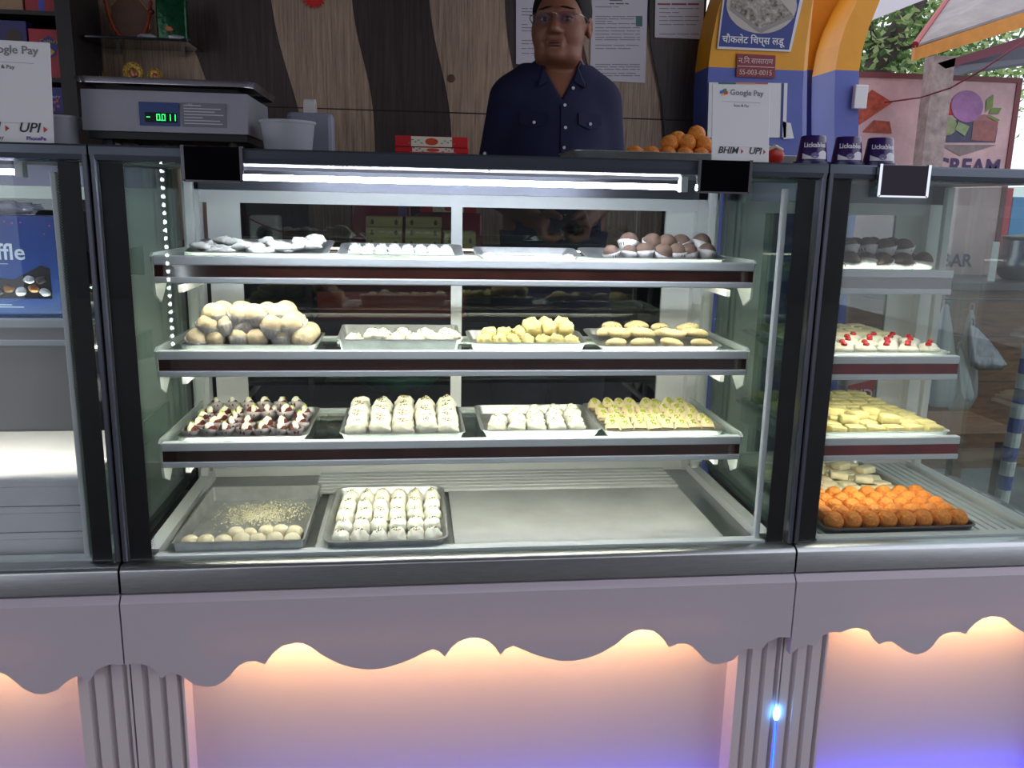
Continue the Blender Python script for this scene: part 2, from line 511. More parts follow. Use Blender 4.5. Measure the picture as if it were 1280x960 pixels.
    for xa, xb in ((a + 0.010, a + 0.044), (b - 0.060, b - 0.010)):
        B(xa, xb, 0.48, 0.515, -0.012, 0.668).build('back_post', ALU, t)
    wd = w / 2
    for i, (xa, xb) in enumerate(((x0 + 0.058, x0 + wd + 0.005), (x0 + wd - 0.018, x0 + w - 0.062))):
        yy = 0.500 + 0.009 * i
        d = B(xa, xb, yy, yy + 0.004, 0.022, 0.600).build('sliding_door', GLASS_DOOR, t)
        for s0, s1 in (((xa, xa + (0.068 if i == 0 else 0.024))), ((xb - (0.024 if i == 0 else 0.066), xb))):
            B(s0, s1, yy - 0.004, yy + 0.006, 0.022, 0.602).build('door_stile', ALU, d)
    return t

LEFT = module(-1.2, 1.2, 'left glass counter holding a blue gift box and stacked white cartons', full_profile())
MAIN = module(0.0, 1.2, 'middle glass counter with three shelves of sweet trays on a scalloped base', full_profile())
RIGHT = module(1.2, 0.56, 'narrow right glass counter with orange laddus and yellow squares', right_profile, 0.70)

def tube_lamp(t, xa, xb, y=0.055, z=0.644, em=LED_WHITE):
    l = MB().cyl((xa, y, z), (xb, y, z), 0.0046, n=12).build('led_tube', em, t, smooth='auto')
    for xx in (xa - 0.012, xb):
        B(xx, xx + 0.012, y - 0.009, y + 0.009, z - 0.008, 0.668).build('tube_holder', ALU, t)
    B(xa, xb, y + 0.004, y + 0.016, z + 0.012, 0.668).build('tube_batten', DARK, t)
tube_lamp(MAIN, 0.215, 0.958)
tube_lamp(LEFT, -0.99, -0.13, em=emitter('dim_led', (225, 225, 255), 28.0))

# deck of the middle case: steel sheet and slatted rack
B(0.570, 1.082, 0.034, 0.330, -0.011, -0.002).build('steel_sheet', STEEL_SHEET if 'STEEL_SHEET' in globals() else mat('sheet_steel', (222, 224, 226), 0.42, 0.7, var=0.16, vscale=6, bump=0.25, bscale=9), MAIN)
B(0.318, 0.545, 0.034, 0.330, -0.0115, -0.004).build('steel_sheet', MATS['sheet_steel'], MAIN)
for i in range(6):
    y0 = 0.338 + i * 0.0225
    B(0.285, 1.085, y0, y0 + 0.016, -0.006, 0.000).build('rack_slat', ALU, MAIN)
B(0.285, 0.300, 0.338, 0.468, -0.0115, -0.0062).build('rack_bar', ALU, MAIN)
B(1.070, 1.085, 0.338, 0.468, -0.0115, -0.0062).build('rack_bar', ALU, MAIN)
B(0.10, 1.085, 0.031, 0.036, -0.011, 0.000).build('front_rack_bar', ALU, MAIN)
# deck of the right case: slats running to the back
for i in range(24):
    xa = 1.262 + i * 0.0185
    B(xa, xa + 0.0125, 0.04, 0.49, -0.012, -0.004).build('rack_slat', ALU, RIGHT)

# mirror-finish glass clamps on the top edge
for (x, lab, par) in ((0.187, None, MAIN), (1.013, None, MAIN), (1.331, None, RIGHT)):
    w2 = 0.044
    c = RB(x - w2, x + w2, -0.014, -0.005, 0.636, 0.688, r=0.002).build('glass_clamp', mat('clamp_black_mirror', (40, 36, 42), 0.04, 1.0), par)
    for s in (-1, 1):
        B(x + s * w2 - 0.0025, x + s * w2 + 0.0025, -0.0155, -0.006, 0.635, 0.689).build('chrome_edge', CHROME, c)
    B(x - w2, x + w2, -0.0155, -0.006, 0.634, 0.637).build('chrome_edge', CHROME, c)

# ------------------------------------------------------------------ shelves
def shelf(x0, x1, ztop, depth, parent, band, led=True, bracket=True, prop=None):
    y0 = 0.10
    label = None
    s = B(x0 + 0.006, x1 - 0.006, y0 + 0.012, depth, ztop - 0.011, ztop - 0.005).build('shelf', GLASS_SHELF, parent)
    if prop: RB(x0 + (0.30 if prop[0] > .19 else 0.03), x1 - 0.03, prop[0], prop[0] + 0.012, ztop - 0.005, ztop - 0.005 + prop[1], r=0.002).build('tray_prop', ALU, s)
    RB(x0, x1, y0 - 0.002, y0 + 0.014, ztop - 0.016, ztop, r=0.002).build('edge_strip', ALU, s)
    B(x0 + 0.001, x1 - 0.001, y0, y0 + 0.010, ztop - 0.036, ztop - 0.016).build('colour_band', band, s)
    RB(x0, x1, y0 - 0.002, y0 + 0.016, ztop - 0.047, ztop - 0.036, r=0.002).build('edge_strip', ALU, s)
    for xa, xb in ((x0, x0 + 0.012), (x1 - 0.012, x1)):
        B(xa, xb, y0 + 0.014, depth, ztop - 0.018, ztop - 0.011).build('edge_strip', ALU, s)
    B(x0 + 0.012, x1 - 0.012, depth - 0.004, depth + 0.006, ztop - 0.013, ztop - 0.003).build('edge_strip', ALU, s)
    if led:
        B(x0 + 0.03, x1 - 0.03, y0 + 0.018, y0 + 0.026, ztop - 0.030, ztop - 0.026).build('led_strip', LED_SHELF, s)
    if bracket:
        for xb, sg in ((x0 - 0.004, -1), (x1 + 0.004, 1)):
            MB().prism([(y0 + 0.002, ztop - 0.002), (y0 + 0.012, ztop + 0.004), (depth + 0.06, ztop + 0.002), (depth + 0.06, ztop - 0.055), (y0 + 0.10, ztop - 0.04), (y0 + 0.045, ztop - 0.085), (y0 + 0.015, ztop - 0.07)],
                       'x', xb - 0.002, xb + 0.002).build('bracket', mat('frosted_bracket', (206, 216, 214), 0.3, alpha=0.55), s)
            xi = xb - sg * 0.035
            B(min(xi, xi - sg * 0.008), max(xi, xi - sg * 0.008), y0 + 0.03, depth, ztop - 0.066, ztop - 0.054).build('support_arm', ALU, s)
    return s
Z1, Z2, Z3 = 0.512, 0.347, 0.180
shelf(0.055, 1.124, Z1, 0.275, MAIN, BROWN_BAND, prop=(0.185, 0.0075))
shelf(0.052, 1.124, Z2, 0.285, MAIN, BROWN_BAND, prop=(0.200, 0.0055))
shelf(0.048, 1.124, Z3, 0.360, MAIN, BROWN_BAND)
R1, R2, R3 = 0.503, 0.337, 0.174
shelf(1.262, 1.520, R1, 0.30, RIGHT, mat('dark_mirror_band', (40, 28, 30), 0.08, spec=1.0, coat=0.5), bracket=False)
shelf(1.262, 1.556, R2, 0.48, RIGHT, RED_BAND, bracket=False)
shelf(1.262, 1.580, R3, 0.48, RIGHT, RED_BAND, bracket=False)
shelf(-1.12, -0.070, 0.402, 0.38, LEFT, mat('left_white_band', (170, 166, 170), 0.4), led=True, bracket=False)

# blue light leaking from the joint between the two bases
l = thing('seam_light', 'blue glowing LED strip in the joint between the middle and right bases', 'light', (1.2, -0.006, -0.575))
MB().blob((1.197, -0.008, -0.352), (0.007, 0.004, 0.015), 10, 8).build('led_bulb', emitter('blue_bulb', (90, 170, 255), 30.0), l, smooth=True)
MB().tube([(1.197, -0.0065, -0.362), (1.1985, -0.0065, -0.40), (1.2, -0.0065, -0.575)], 0.0011, 6).build('led_wire', emitter('blue_wire', (20, 70, 255), 9.0), l)
# ------------------------------------------------------------------ trays
def rrect(cx, cy, hx, hy, r, n=4):
    pts = []
    for qx, qy, a0 in ((1, 1, 0), (-1, 1, 90), (-1, -1, 180), (1, -1, 270)):
        for i in range(n + 1):
            a = math.radians(a0 + 90 * i / n)
            pts.append((cx + qx * (hx - r) + r * math.cos(a), cy + qy * (hy - r) + r * math.sin(a)))
    return pts
def tray_mb(hx, hy, h, flare=0.006, r=0.012, t=0.0012, lip=0.004):
    m_ = MB()
    loops = [(hx - flare, hy - flare, 0, r), (hx, hy, h, r), (hx + lip, hy + lip, h, r + lip), (hx + lip, hy + lip, h + t, r + lip), (hx - t, hy - t, h + t, r), (hx - flare - t, hy - flare - t, t, r)]
    V = []; Fs = []
    n = None
    for a, b, z, rr in loops:
        q = rrect(0, 0, a, b, rr); n = len(q)
        V += [(x, y, z) for x, y in q]
    for k in range(len(loops) - 1):
        for i in range(n):
            Fs.append((k * n + i, k * n + (i + 1) % n, (k + 1) * n + (i + 1) % n, (k + 1) * n + i))
    Fs.append(tuple(range(n - 1, -1, -1)))
    Fs.append(tuple(range((len(loops) - 1) * n, len(loops) * n)))
    return m_.add(V, Fs)
def tray(x0, x1, y0, y1, z, h, label, flare=0.005, mt=None, rot=0.0, r=0.012, name='sweet_tray', group=None, lip=0.003):
    o = tray_mb((x1 - x0) / 2, (y1 - y0) / 2, h, flare, r, lip=lip).build(name, mt or STEEL_TRAY, None, smooth='auto', origin=(0, 0, 0))
    o.location = ((x0 + x1) / 2, (y0 + y1) / 2, z)
    o.rotation_euler.z = rot
    tilted(o)
    return tag(o, label, 'tray', group)

TILT = None
def tilted(o):
    if TILT is None: return
    y0, z0, a = TILT
    dy, dz = o.location.y - y0, o.location.z - z0
    o.location.y = y0 + dy * math.cos(a) - dz * math.sin(a); o.location.z = z0 + dy * math.sin(a) + dz * math.cos(a)
    o.rotation_euler.x += a
ORD = ['', 'first', 'second', 'third', 'fourth', 'fifth', 'sixth', 'seventh', 'eighth', 'ninth']
def place(protos, name, label, cat, group, x, y, z, rz=None, s=1.0, tilt=(0, 0)):
    """protos: list of [(part name, mesh), ...]; the first entry is the body, the others its parts"""
    pr = random.choice(protos)
    o = bpy.data.objects.new(name, pr[0][1])
    COL.objects.link(o)
    o.location = (x, y, z)
    o.rotation_euler = (tilt[0], tilt[1], random.uniform(-0.4, 0.4) if rz is None else rz)
    o.scale = (s, s, s) if not isinstance(s, tuple) else s
    tilted(o)
    tag(o, label, cat, group)
    for nm, me in pr[1:]:
        c = bpy.data.objects.new(nm, me)
        COL.objects.link(c)
        c.parent = o
    return o

CREAM = mat('cream_sweet', (240, 228, 192), 0.75, var=0.12, vscale=60, bump=0.5, bscale=160, sss=0.15)
IVORY = mat('ivory_sweet', (246, 243, 226), 0.75, var=0.08, vscale=70, bump=0.5, bscale=180, sss=0.15)
YELLOW = mat('pale_yellow_sweet', (244, 228, 160), 0.7, var=0.14, vscale=50, bump=0.5, bscale=140, sss=0.15)
BEIGE = mat('beige_ball_sweet', (226, 206, 172), 0.8, var=0.15, vscale=40, bump=0.6, bscale=120)
ORANGE = mat('orange_laddu', (236, 122, 28), 0.55, var=0.35, vscale=180, bump=1.0, bscale=260, tint=(250, 160, 60))
BROWN = mat('brown_date_sweet', (104, 40, 30), 0.4, var=0.35, vscale=40, bump=0.4)
GREYBROWN = mat('dusty_brown_ball', (106, 84, 72), 0.75, var=0.25, vscale=60, bump=0.6)
PIST = mat('pistachio_green', (112, 128, 20), 0.7, var=0.3, vscale=300)
PIST2 = mat('bright_pistachio', (190, 214, 40), 0.7, var=0.25, vscale=300)
SAFF = mat('saffron_bit', (190, 104, 20), 0.7)
CHERRY = mat('glazed_cherry', (196, 20, 30), 0.15, coat=0.6)
CUP_PAPER = mat('white_paper_cup', (236, 232, 230), 0.7, translucent=0.3)
CUP_GREY = mat('greyish_paper_cup', (196, 188, 192), 0.6, translucent=0.3)
FLAKE = mat('white_flake_sweet', (232, 232, 226), 0.8, var=0.1, vscale=90, bump=0.6, bscale=150)

def bits(n, rad, z0, size, seed, hz=None, hx=None):
    rnd = random.Random(seed)
    m_ = MB()
    for _ in range(n):
        a = rnd.uniform(0, 6.28); q = rad * math.sqrt(rnd.random())
        x = q * math.cos(a) * (hx or 1.0); y = q * math.sin(a)
        z = z0(x, y) if callable(z0) else z0
        s1 = size * rnd.uniform(0.6, 1.4); b = rnd.uniform(0, 3.14)
        dx, dy = math.cos(b) * s1, math.sin(b) * s1
        m_.add([(x - dx, y - dy, z), (x + dy * .4, y - dx * .4, z), (x + dx, y + dy, z), (x - dy * .4, y + dx * .4, z), (x, y, z + s1 * .7)], [(0, 1, 4), (1, 2, 4), (2, 3, 4), (3, 0, 4), (0, 3, 2, 1)])
    return m_
def cup_mesh(name, r0, r1, h, mt, fl=18):
    return MB().lathe([(r0, 0.0), (r0 + (r1 - r0) * .5, h * .5), (r1, h), (r1 - 0.0008, h), (r0 + (r1 - r0) * .5 - .0008, h * .5 + .0005), (r0 - .001, .0008)], 2 * fl, wob=lambda r, a, k: r * (1 + 0.045 * math.cos(a * fl))).mesh(name, mt, True)

def dome(r, h, seed, amp=0.12, fr=70, mt=IVORY, rx=1.0, seg=16, rings=10):
    return MB().blob((0, 0, h * 0.42), (r * rx, r, h * 0.58), seg, rings, amp, fr, seed, flat=-h * 0.42).mesh('sweet_body', mt, True)

def bits_on(me, n, rad, size, seed, hx=1.0, dx=0.0):
    A = np.array([v.co[:] for v in me.vertices]); A = A[A[:, 2] > A[:, 2].max() * 0.4]
    def zf(x, y):
        d = (A[:, 0] - x - dx) ** 2 + (A[:, 1] - y) ** 2
        return float(A[np.argsort(d)[:3], 2].max()) - size * 0.15
    m_ = bits(n, rad, zf, size, seed, hx=hx)
    if dx: m_.V = [(v[0] + dx, v[1], v[2]) for v in m_.V]
    return m_
# prototypes -------------------------------------------------------
rose = []
for k in range(4):
    body = dome(0.0195, 0.030, 3.1 * k + 1, 0.30, 110)
    top = bits_on(body, 9, 0.0085, 0.0025, k).mesh('pistachio_topping', PIST)
    saf = bits_on(body, 2, 0.006, 0.0028, k + 40).mesh('saffron_topping', SAFF)
    rose.append([('b', body), ('pistachio_topping', top), ('saffron_topping', saf)])
ball_plain = [[('b', MB().blob((0, 0, 0.0155), (0.0165, 0.0165, 0.0160), 16, 10, 0.06, 50, 2.2 * k).mesh('sweet_body', CREAM, True))] for k in range(3)]
laddu = [[('b', MB().blob((0, 0, 0.0178), (0.0184, 0.0184, 0.0180), 18, 11, 0.07, 130, 1.7 * k).mesh('laddu_body', ORANGE, True))] for k in range(4)]
big_ball = []
for k in range(3):
    big_ball.append([('b', MB().blob((0, 0, 0.0195), (0.0205, 0.0205, 0.0195), 18, 11, 0.08, 55, 4.1 * k).mesh('sweet_body', BEIGE, True)), ('paper_cup', cup_mesh('paper_cup', 0.0150, 0.0222, 0.021, CUP_PAPER))])
big_ball_bare = [[q[0]] for q in big_ball]
brown_ball = []
for k in range(3):
    brown_ball.append([('b', MB().blob((0, 0, 0.0165), (0.0180, 0.0180, 0.0168), 16, 10, 0.10, 60, 3.3 * k).mesh('sweet_body', GREYBROWN, True)), ('paper_cup', cup_mesh('paper_cup', 0.0125, 0.0205, 0.017, CUP_PAPER))])
date = []
for k in range(4):
    sh = MB().blob((0, 0, 0.0135), (0.0115, 0.0200, 0.0125), 16, 10, 0.10, 60, 2.7 * k)
    cr = MB().blob((0.0015, -0.002, 0.0185), (0.0062, 0.0195, 0.0110), 12, 8, 0.25, 140, 1.3 * k).mesh('cream_filling', IVORY, True)
    tp = bits(6, 0.005, 0.0290, 0.0026, k + 70).mesh('pistachio_topping', PIST2)
    cup = MB().lathe([(0.009, 0), (0.013, 0.008), (0.0155, 0.016), (0.0148, 0.016), (0.0122, 0.008), (0.0082, 0.001)], 32, wob=lambda r, a, kk: r * (1 + 0.05 * math.cos(a * 16)) * (1.0 + 0.38 * abs(math.sin(a)) ** 2)).mesh('paper_cup', CUP_GREY, True)
    date.append([('b', sh.mesh('sweet_body', BROWN, True)), ('cream_filling', cr), ('pistachio_topping', tp), ('paper_cup', cup)])
def halfmoon(rx, rz, th, seed, mt, amp=0.08):
    pts = [(-rx, 0)] + [(rx * math.cos(a) * -1, rz * math.sin(a)) for a in np.linspace(0.12, math.pi - 0.12, 9)] + [(rx, 0)]
    m_ = MB().prism(pts, 'y', -th / 2, th / 2)
    bm = bmesh.new(); me = m_.mesh('q', mt); bm.from_mesh(me)
    bmesh.ops.bevel(bm, geom=bm.edges[:], offset=th * 0.22, segments=2, affect='EDGES')
    o = MB().frombm(bm)
    o.V = [tuple(Vector(v) * (1 + amp * mnoise.noise(Vector(v) * 70 + Vector((seed, 0, 0))))) for v in o.V]
    return o
moon_w = [[('b', halfmoon(0.0155, 0.0185, 0.018, k * 2.0, FLAKE).mesh('sweet_body', FLAKE, True))] for k in range(3)]
slice_g = []
for k in range(4):
    b_ = halfmoon(0.0152, 0.0300, 0.014, k * 1.9, CREAM).mesh('sweet_body', mat('slice_sweet', (238, 220, 176), 0.7, var=0.12, vscale=60, bump=0.4, sss=0.1), True)
    g_ = MB()
    rnd = random.Random(k)
    for _ in range(12):
        x = rnd.uniform(-.005, .005); z = rnd.uniform(.012, .022); s1 = rnd.uniform(.0012, .0026)
        g_.add([(x - s1, -.0074, z), (x, -.0074, z - s1), (x + s1, -.0074, z), (x, -.0074, z + s1), (x, -.0092, z)], [(0, 1, 4), (1, 2, 4), (2, 3, 4), (3, 0, 4)])
    slice_g.append([('b', b_), ('pistachio_topping', g_.mesh('pistachio_topping', PIST2))])
rough = []
for k in range(4):
    bd = dome(0.0165, 0.028, 9.0 + k * 2, 0.40, 150, YELLOW)
    rough.append([('b', bd), ('pistachio_topping', bits_on(bd, 5, 0.009, 0.0018, k + 20).mesh('pistachio_topping', PIST))])
rough_w = []
for k in range(4):
    bd = dome(0.0185, 0.025, 19.0 + k * 2, 0.34, 120, IVORY)
    rough_w.append([('b', bd), ('pistachio_topping', bits_on(bd, 14, 0.014, 0.0019, k + 30).mesh('pistachio_topping', PIST))])
OV = [MB().blob((0, 0, 0.010), (0.0270, 0.0135, 0.0110), 18, 9, 0.14, 60, k * 3.1, flat=-0.009).mesh('sweet_body', mat('oval_sweet', (240, 218, 168), 0.65, var=0.12, vscale=50, bump=0.4, sss=0.1), True) for k in range(3)]
oval = []
for k in range(3):
    oval.append([('b', OV[k]), ('pistachio_topping', bits_on(OV[k], 7, 0.010, 0.0020, k + 50, hx=1.6).mesh('pistachio_topping', PIST))])
flake = []
for k in range(4):
    flake.append([('b', MB().blob((0, 0, 0.006), (0.020, 0.013, 0.008), 14, 8, 0.4, 110, k * 2.3, flat=-0.006).mesh('sweet_body', FLAKE, True)), ('pistachio_topping', bits(4, 0.009, 0.0125, 0.0018, k + 60).mesh('pistachio_topping', mat('dull_pistachio', (120, 112, 70), 0.8)))])
def cube_sweet(a, b, h, seed, mt):
    o = MB().rbox(-a, a, -b, b, 0, h, r=0.003, seg=2)
    o.V = [tuple(Vector(v) * (1 + 0.07 * mnoise.noise(Vector(v) * 60 + Vector((seed, 0, 0))))) for v in o.V]
    return o.mesh('sweet_body', mt, True)
square = [[('b', cube_sweet(0.018, 0.015, 0.017, k * 3.0, YELLOW))] for k in range(4)]
square_c = [[('b', cube_sweet(0.018, 0.014, 0.015, 30 + k * 3.0, CREAM))] for k in range(4)]
cherry_p = []
for k in range(3):
    cherry_p.append([('b', MB().blob((0, 0, 0.009), (0.0230, 0.0150, 0.0100), 16, 8, 0.10, 60, k * 2.1, flat=-0.008).mesh('sweet_body', IVORY, True)), ('cherry', MB().blob((0.004 * (k - 1), 0, 0.0205), (0.0068, 0.0064, 0.0052), 10, 7, 0.08, 90, k).mesh('cherry', CHERRY, True))])

# ---------------- trays of the middle case -------------------------
def jit(a): return random.uniform(-a, a)
S1, S2, S3 = Z1 - 0.005, Z2 - 0.005, Z3 - 0.005
DK = -0.012
# top shelf: the trays lean forward on a bar
TILT = (0.117, S1, 0.11)
tray(0.105, 0.345, 0.118, 0.262, S1, 0.010, 'leftmost steel tray on the top shelf with white flaky pieces', flare=0.012)
for i in range(9):
    for r in range(3):
        place(flake, 'flaky_sweet', 'flat white flaky sweet, top shelf, %s row, %s from left' % (ORD[r + 1], ORD[i + 1]), 'sweet', 'flaky sweets on the top shelf',
              0.128 + i * 0.0235 + jit(.005), 0.140 + r * 0.034 + jit(.005), S1 + 0.002 + (0.010 if (i + r) % 3 == 0 or i > 6 else 0.002) + (0.004 if i == 8 else 0), s=random.uniform(.75, 1.0), tilt=(jit(.3), jit(.3)))
tray(0.365, 0.585, 0.118, 0.235, S1, 0.010, 'steel tray of half-moon sweets beside the flaky ones, top shelf', flare=0.014)
for i in range(8):
    for r in range(2):
        place(moon_w, 'half_moon_sweet', 'dusty white half-moon sweet, %s from left in the %s row, top shelf tray' % (ORD[i + 1], ('front', 'rear')[r]), 'sweet', 'half-moon sweets on the top shelf',
              0.392 + i * 0.0236, 0.142 + r * 0.045 + jit(.003), S1 + 0.0015, rz=jit(.3), s=0.93, tilt=(-0.35, jit(.15)))
tray(0.610, 0.800, 0.118, 0.205, S1, 0.011, 'nearly empty steel tray with thin white pieces in the middle of top shelf', flare=0.010)
for i in range(9):
    place(flake, 'flaky_sweet', 'thin white flake in the nearly empty top shelf tray, %s from left' % ORD[i + 1], 'sweet', 'last flakes in the near-empty tray',
          0.632 + i * 0.0185 + jit(.004), 0.142 + jit(.008), S1 + 0.0015, s=random.uniform(.55, .75))
tray(0.815, 1.075, 0.118, 0.225, S1, 0.009, 'rightmost steel tray on the top shelf holding dusty brown balls', flare=0.012)
for i in range(7):
    place(brown_ball, 'brown_ball_sweet', 'dusty brown ball sweet in white paper, %s from left, front of top shelf tray' % ORD[i + 1], 'sweet', 'brown balls on the top shelf',
          0.868 + i * 0.0300 + jit(.003), 0.145 + jit(.004), S1 + 0.002, s=0.84 if i < 2 else 0.98, tilt=(jit(.3), jit(.3)))
for i, x in enumerate((0.905, 0.944, 0.980, 1.016, 1.046)):
    place(brown_ball, 'brown_ball_sweet', 'dusty brown ball in white paper, %s from left, piled behind, top shelf' % ORD[i + 1], 'sweet', 'brown balls on the top shelf',
          x + jit(.003), 0.182 + jit(.004), S1 + 0.012, s=1.05, tilt=(jit(.4), jit(.4)))
# second shelf
TILT = None
tray(0.085, 0.322, 0.117, 0.262, S2, 0.012, 'leftmost steel tray of the second shelf under the ball pile', flare=0.004)
for lay, (n, xs, zz, rows) in enumerate(((6, 0.108, 0.0015, 3), (5, 0.124, 0.0225, 3), (4, 0.140, 0.0410, 2))):
    for r in range(rows):
        for i in range(n):
            nm = ('lowest layer', 'second layer', 'top layer')[lay]
            place(big_ball if lay or i % 2 == 0 else big_ball_bare, 'cream_ball_sweet', 'beige milk ball in the tall pile, %s, %s row, %s from left' % (nm, ORD[r + 1], ORD[i + 1]), 'sweet', 'beige balls piled on the second shelf',
                  xs + i * 0.0378 + (0.006 if r % 2 else 0) + jit(.002), 0.146 + r * 0.037 + lay * 0.008 + jit(.003), S2 + zz, s=1.0 if lay == 0 else 1.07, tilt=(jit(.35), jit(.35)))
TILT = (0.117, S2, 0.065)
tray(0.362, 0.580, 0.117, 0.245, S2, 0.022, 'deep steel tray with a few white pieces, second on the middle shelf', flare=0.004, r=0.006)
for i, (dx, dy, dz) in enumerate(((0, 0, 0), (0.035, 0.012, 0.006), (0.075, 0.004, 0.0), (0.112, 0.003, 0.0), (0.150, 0.004, 0), (0.182, 0.006, 0.004), (0.05, .04, 0), (.09, .045, 0), (.13, .045, 0), (.17, .045, 0))):
    place(rough_w, 'pistachio_sweet', 'white pistachio lump in the deep tray, middle shelf, %s row, %s from left' % (('front', 'rear')[i > 5], ORD[i + 1 - 6 * (i > 5)]), 'sweet', 'white lumps in the deep tray', 0.388 + dx, 0.142 + dy, S2 + 0.002 + dz + 0.004, s=0.92)
tray(0.600, 0.818, 0.117, 0.225, S2, 0.016, 'steel tray of rough yellow sweets, third on the middle shelf', flare=0.006)
for i in range(7):
    place(rough, 'rough_yellow_sweet', 'rough pale yellow sweet, front row of the third tray, %s from left' % ORD[i + 1], 'sweet', 'rough yellow sweets', 0.628 + i * 0.0268 + jit(.002), 0.140 + jit(.003), S2 + 0.002, s=0.95, tilt=(jit(.2), jit(.2)))
for i in range(6):
    place(rough, 'rough_yellow_sweet', 'rough pale yellow sweet, second row of the third tray, %s from left' % ORD[i + 1], 'sweet', 'rough yellow sweets', 0.640 + i * 0.0285 + jit(.002), 0.170 + jit(.003), S2 + 0.008 + (0.012 if i > 2 else 0), s=1.0, tilt=(jit(.2), jit(.2)))
for i in range(3):
    place(rough, 'rough_yellow_sweet', 'rough pale yellow sweet on top at the rear of the pile, %s from left' % ORD[i + 1], 'sweet', 'rough yellow sweets', 0.722 + i * 0.030 + jit(.002), 0.188 + jit(.003), S2 + 0.022, s=1.05, tilt=(jit(.2), jit(.2)))
tray(0.842, 1.080, 0.117, 0.272, S2, 0.010, 'rightmost steel tray of the middle shelf with oval sweets', flare=0.008)
for r in range(4):
    for i in range(4):
        place(oval, 'oval_sweet', 'flat oval yellow sweet, %s row from the front, %s from left, middle shelf' % (ORD[r + 1], ORD[i + 1]), 'sweet', 'oval sweets in the rightmost tray',
              0.882 + i * 0.053 + (0.010 if r % 2 else 0) + jit(.007), 0.142 + r * 0.033 + jit(.003), S2 + 0.003 + (0.010 if r == 1 else 0.003 * r), s=random.uniform(.85, 1.0), rz=jit(.6), tilt=(jit(.2), jit(.2)))
# third shelf
TILT = None
tray(0.068, 0.300, 0.117, 0.335, S3, 0.010, 'leftmost steel tray of the lowest shelf with split date sweets', flare=0.005)
for r in range(5):
    n = 7 if r < 4 else 6
    for i in range(n):
        place(date, 'date_sweet', 'split dark date sweet filled with cream, %s row from the front, %s from left' % (ORD[r + 1], ORD[i + 1]), 'sweet', 'cream filled date sweets',
              0.090 + i * 0.0315 + (0.010 if n == 6 else 0) + jit(.002), 0.143 + r * 0.041 + jit(.002), S3 + 0.002 + (0.013 if r == 2 and i in (3, 4, 5) else 0) + (0.008 if r == 4 else 0), s=1.0, rz=jit(.25), tilt=(-0.45 if r == 4 else -0.15 + jit(.15), jit(.2)))
tray(0.362, 0.590, 0.117, 0.325, S3, 0.012, 'square steel tray of white pistachio sweets on the lowest shelf', flare=0.004)
for r in range(6):
    for i in range(5):
        place(rose, 'white_pistachio_sweet', 'white sweet with pistachio on the lowest shelf, %s row from front, %s from left' % (ORD[r + 1], ORD[i + 1]), 'sweet', 'white pistachio sweets on the lowest shelf',
              0.390 + i * 0.0430 + jit(.002), 0.140 + r * 0.0330 + jit(.002), S3 + 0.002 + 0.001 * r + (0.003 if (r + i) % 2 else 0), s=(1.06, 0.66, 1.05), rz=jit(.2))
tray(0.625, 0.852, 0.117, 0.318, S3, 0.016, 'half-emptied steel tray of white lumps on the lowest shelf', flare=0.008)
for r, (n, x0) in enumerate(((5, 0.655), (5, 0.660), (4, 0.700), (3, 0.745))):
    for i in range(n):
        place(rough_w, 'pistachio_lump_sweet', 'white lump flecked green in half-emptied tray, %s row, %s from left' % (ORD[r + 1], ORD[i + 1]), 'sweet', 'white lumps in the half-emptied tray',
              x0 + i * 0.0385 + jit(.002), 0.142 + r * 0.036 + jit(.002), S3 + 0.002 + (0.004 if r > 0 else 0), s=(0.98, 0.88, 1.1), tilt=(jit(.15), jit(.15)))
tray(0.862, 1.100, 0.117, 0.345, S3, 0.012, 'rightmost steel tray of the lowest shelf with leaning green-dusted slices', flare=0.006)
for r in range(5):
    for i in range(8):
        place(slice_g, 'pistachio_slice', 'leaning cream slice with green crumbs, %s row from front, %s from left' % (ORD[r + 1], ORD[i + 1]), 'sweet', 'green dusted slices',
              0.884 + i * 0.0273 + (0.006 if r % 2 else 0) + jit(.002), 0.146 + r * 0.042 + jit(.003), S3 + 0.004, s=1.0 if r < 4 else 1.1, rz=jit(.25), tilt=(-0.90 + jit(.12), jit(.1)))
# deck
T = tray(0.078, 0.300, 0.026, 0.322, DK + 0.001, 0.030, 'large steel tray with crumbs and few cream balls on the deck', flare=0.002, r=0.004)
for i in range(7):
    place(ball_plain, 'cream_ball_sweet', 'round cream ball in the crumb-strewn tray, front row, %s from left' % ORD[i + 1], 'sweet', 'cream balls in the deck tray', 0.099 + i * 0.0295 + jit(.0015), 0.052 + jit(.003), DK + 0.0025 + (0.002 if i % 2 else 0), s=1.02)
for i in range(5):
    place(ball_plain, 'cream_ball_sweet', 'round cream ball in the crumb-strewn tray, second row, %s from left' % ORD[i + 1], 'sweet', 'cream balls in the deck tray', 0.172 + i * 0.0265 + jit(.002), 0.086 + jit(.004), DK + 0.005, s=1.0 if i != 1 else 0.85)
rnd = random.Random(3)
cr = MB()
for _ in range(1500):
    x = rnd.gauss(0.195, 0.06); y = rnd.gauss(0.235, 0.05)
    cx, cyy = rnd.choice(((0.16, 0.28), (0.24, 0.23), (0.2, 0.20), (0.13, 0.22), (0.25, 0.28), (0.2, 0.25)))
    x = 0.55 * x + 0.45 * (cx + rnd.gauss(0, .02)); y = 0.5 * y + 0.5 * (cyy + rnd.gauss(0, .015))
    if not (0.088 < x < 0.290 and 0.11 < y < 0.31): continue
    s1 = rnd.uniform(0.0007, 0.0024); a = rnd.uniform(0, 3)
    cr.add([(x + s1 * math.cos(a + q * 2.09), y + s1 * math.sin(a + q * 2.09), DK + 0.0024) for q in range(3)] + [(x, y, DK + 0.0026 + s1)], [(0, 1, 3), (1, 2, 3), (2, 0, 3)])
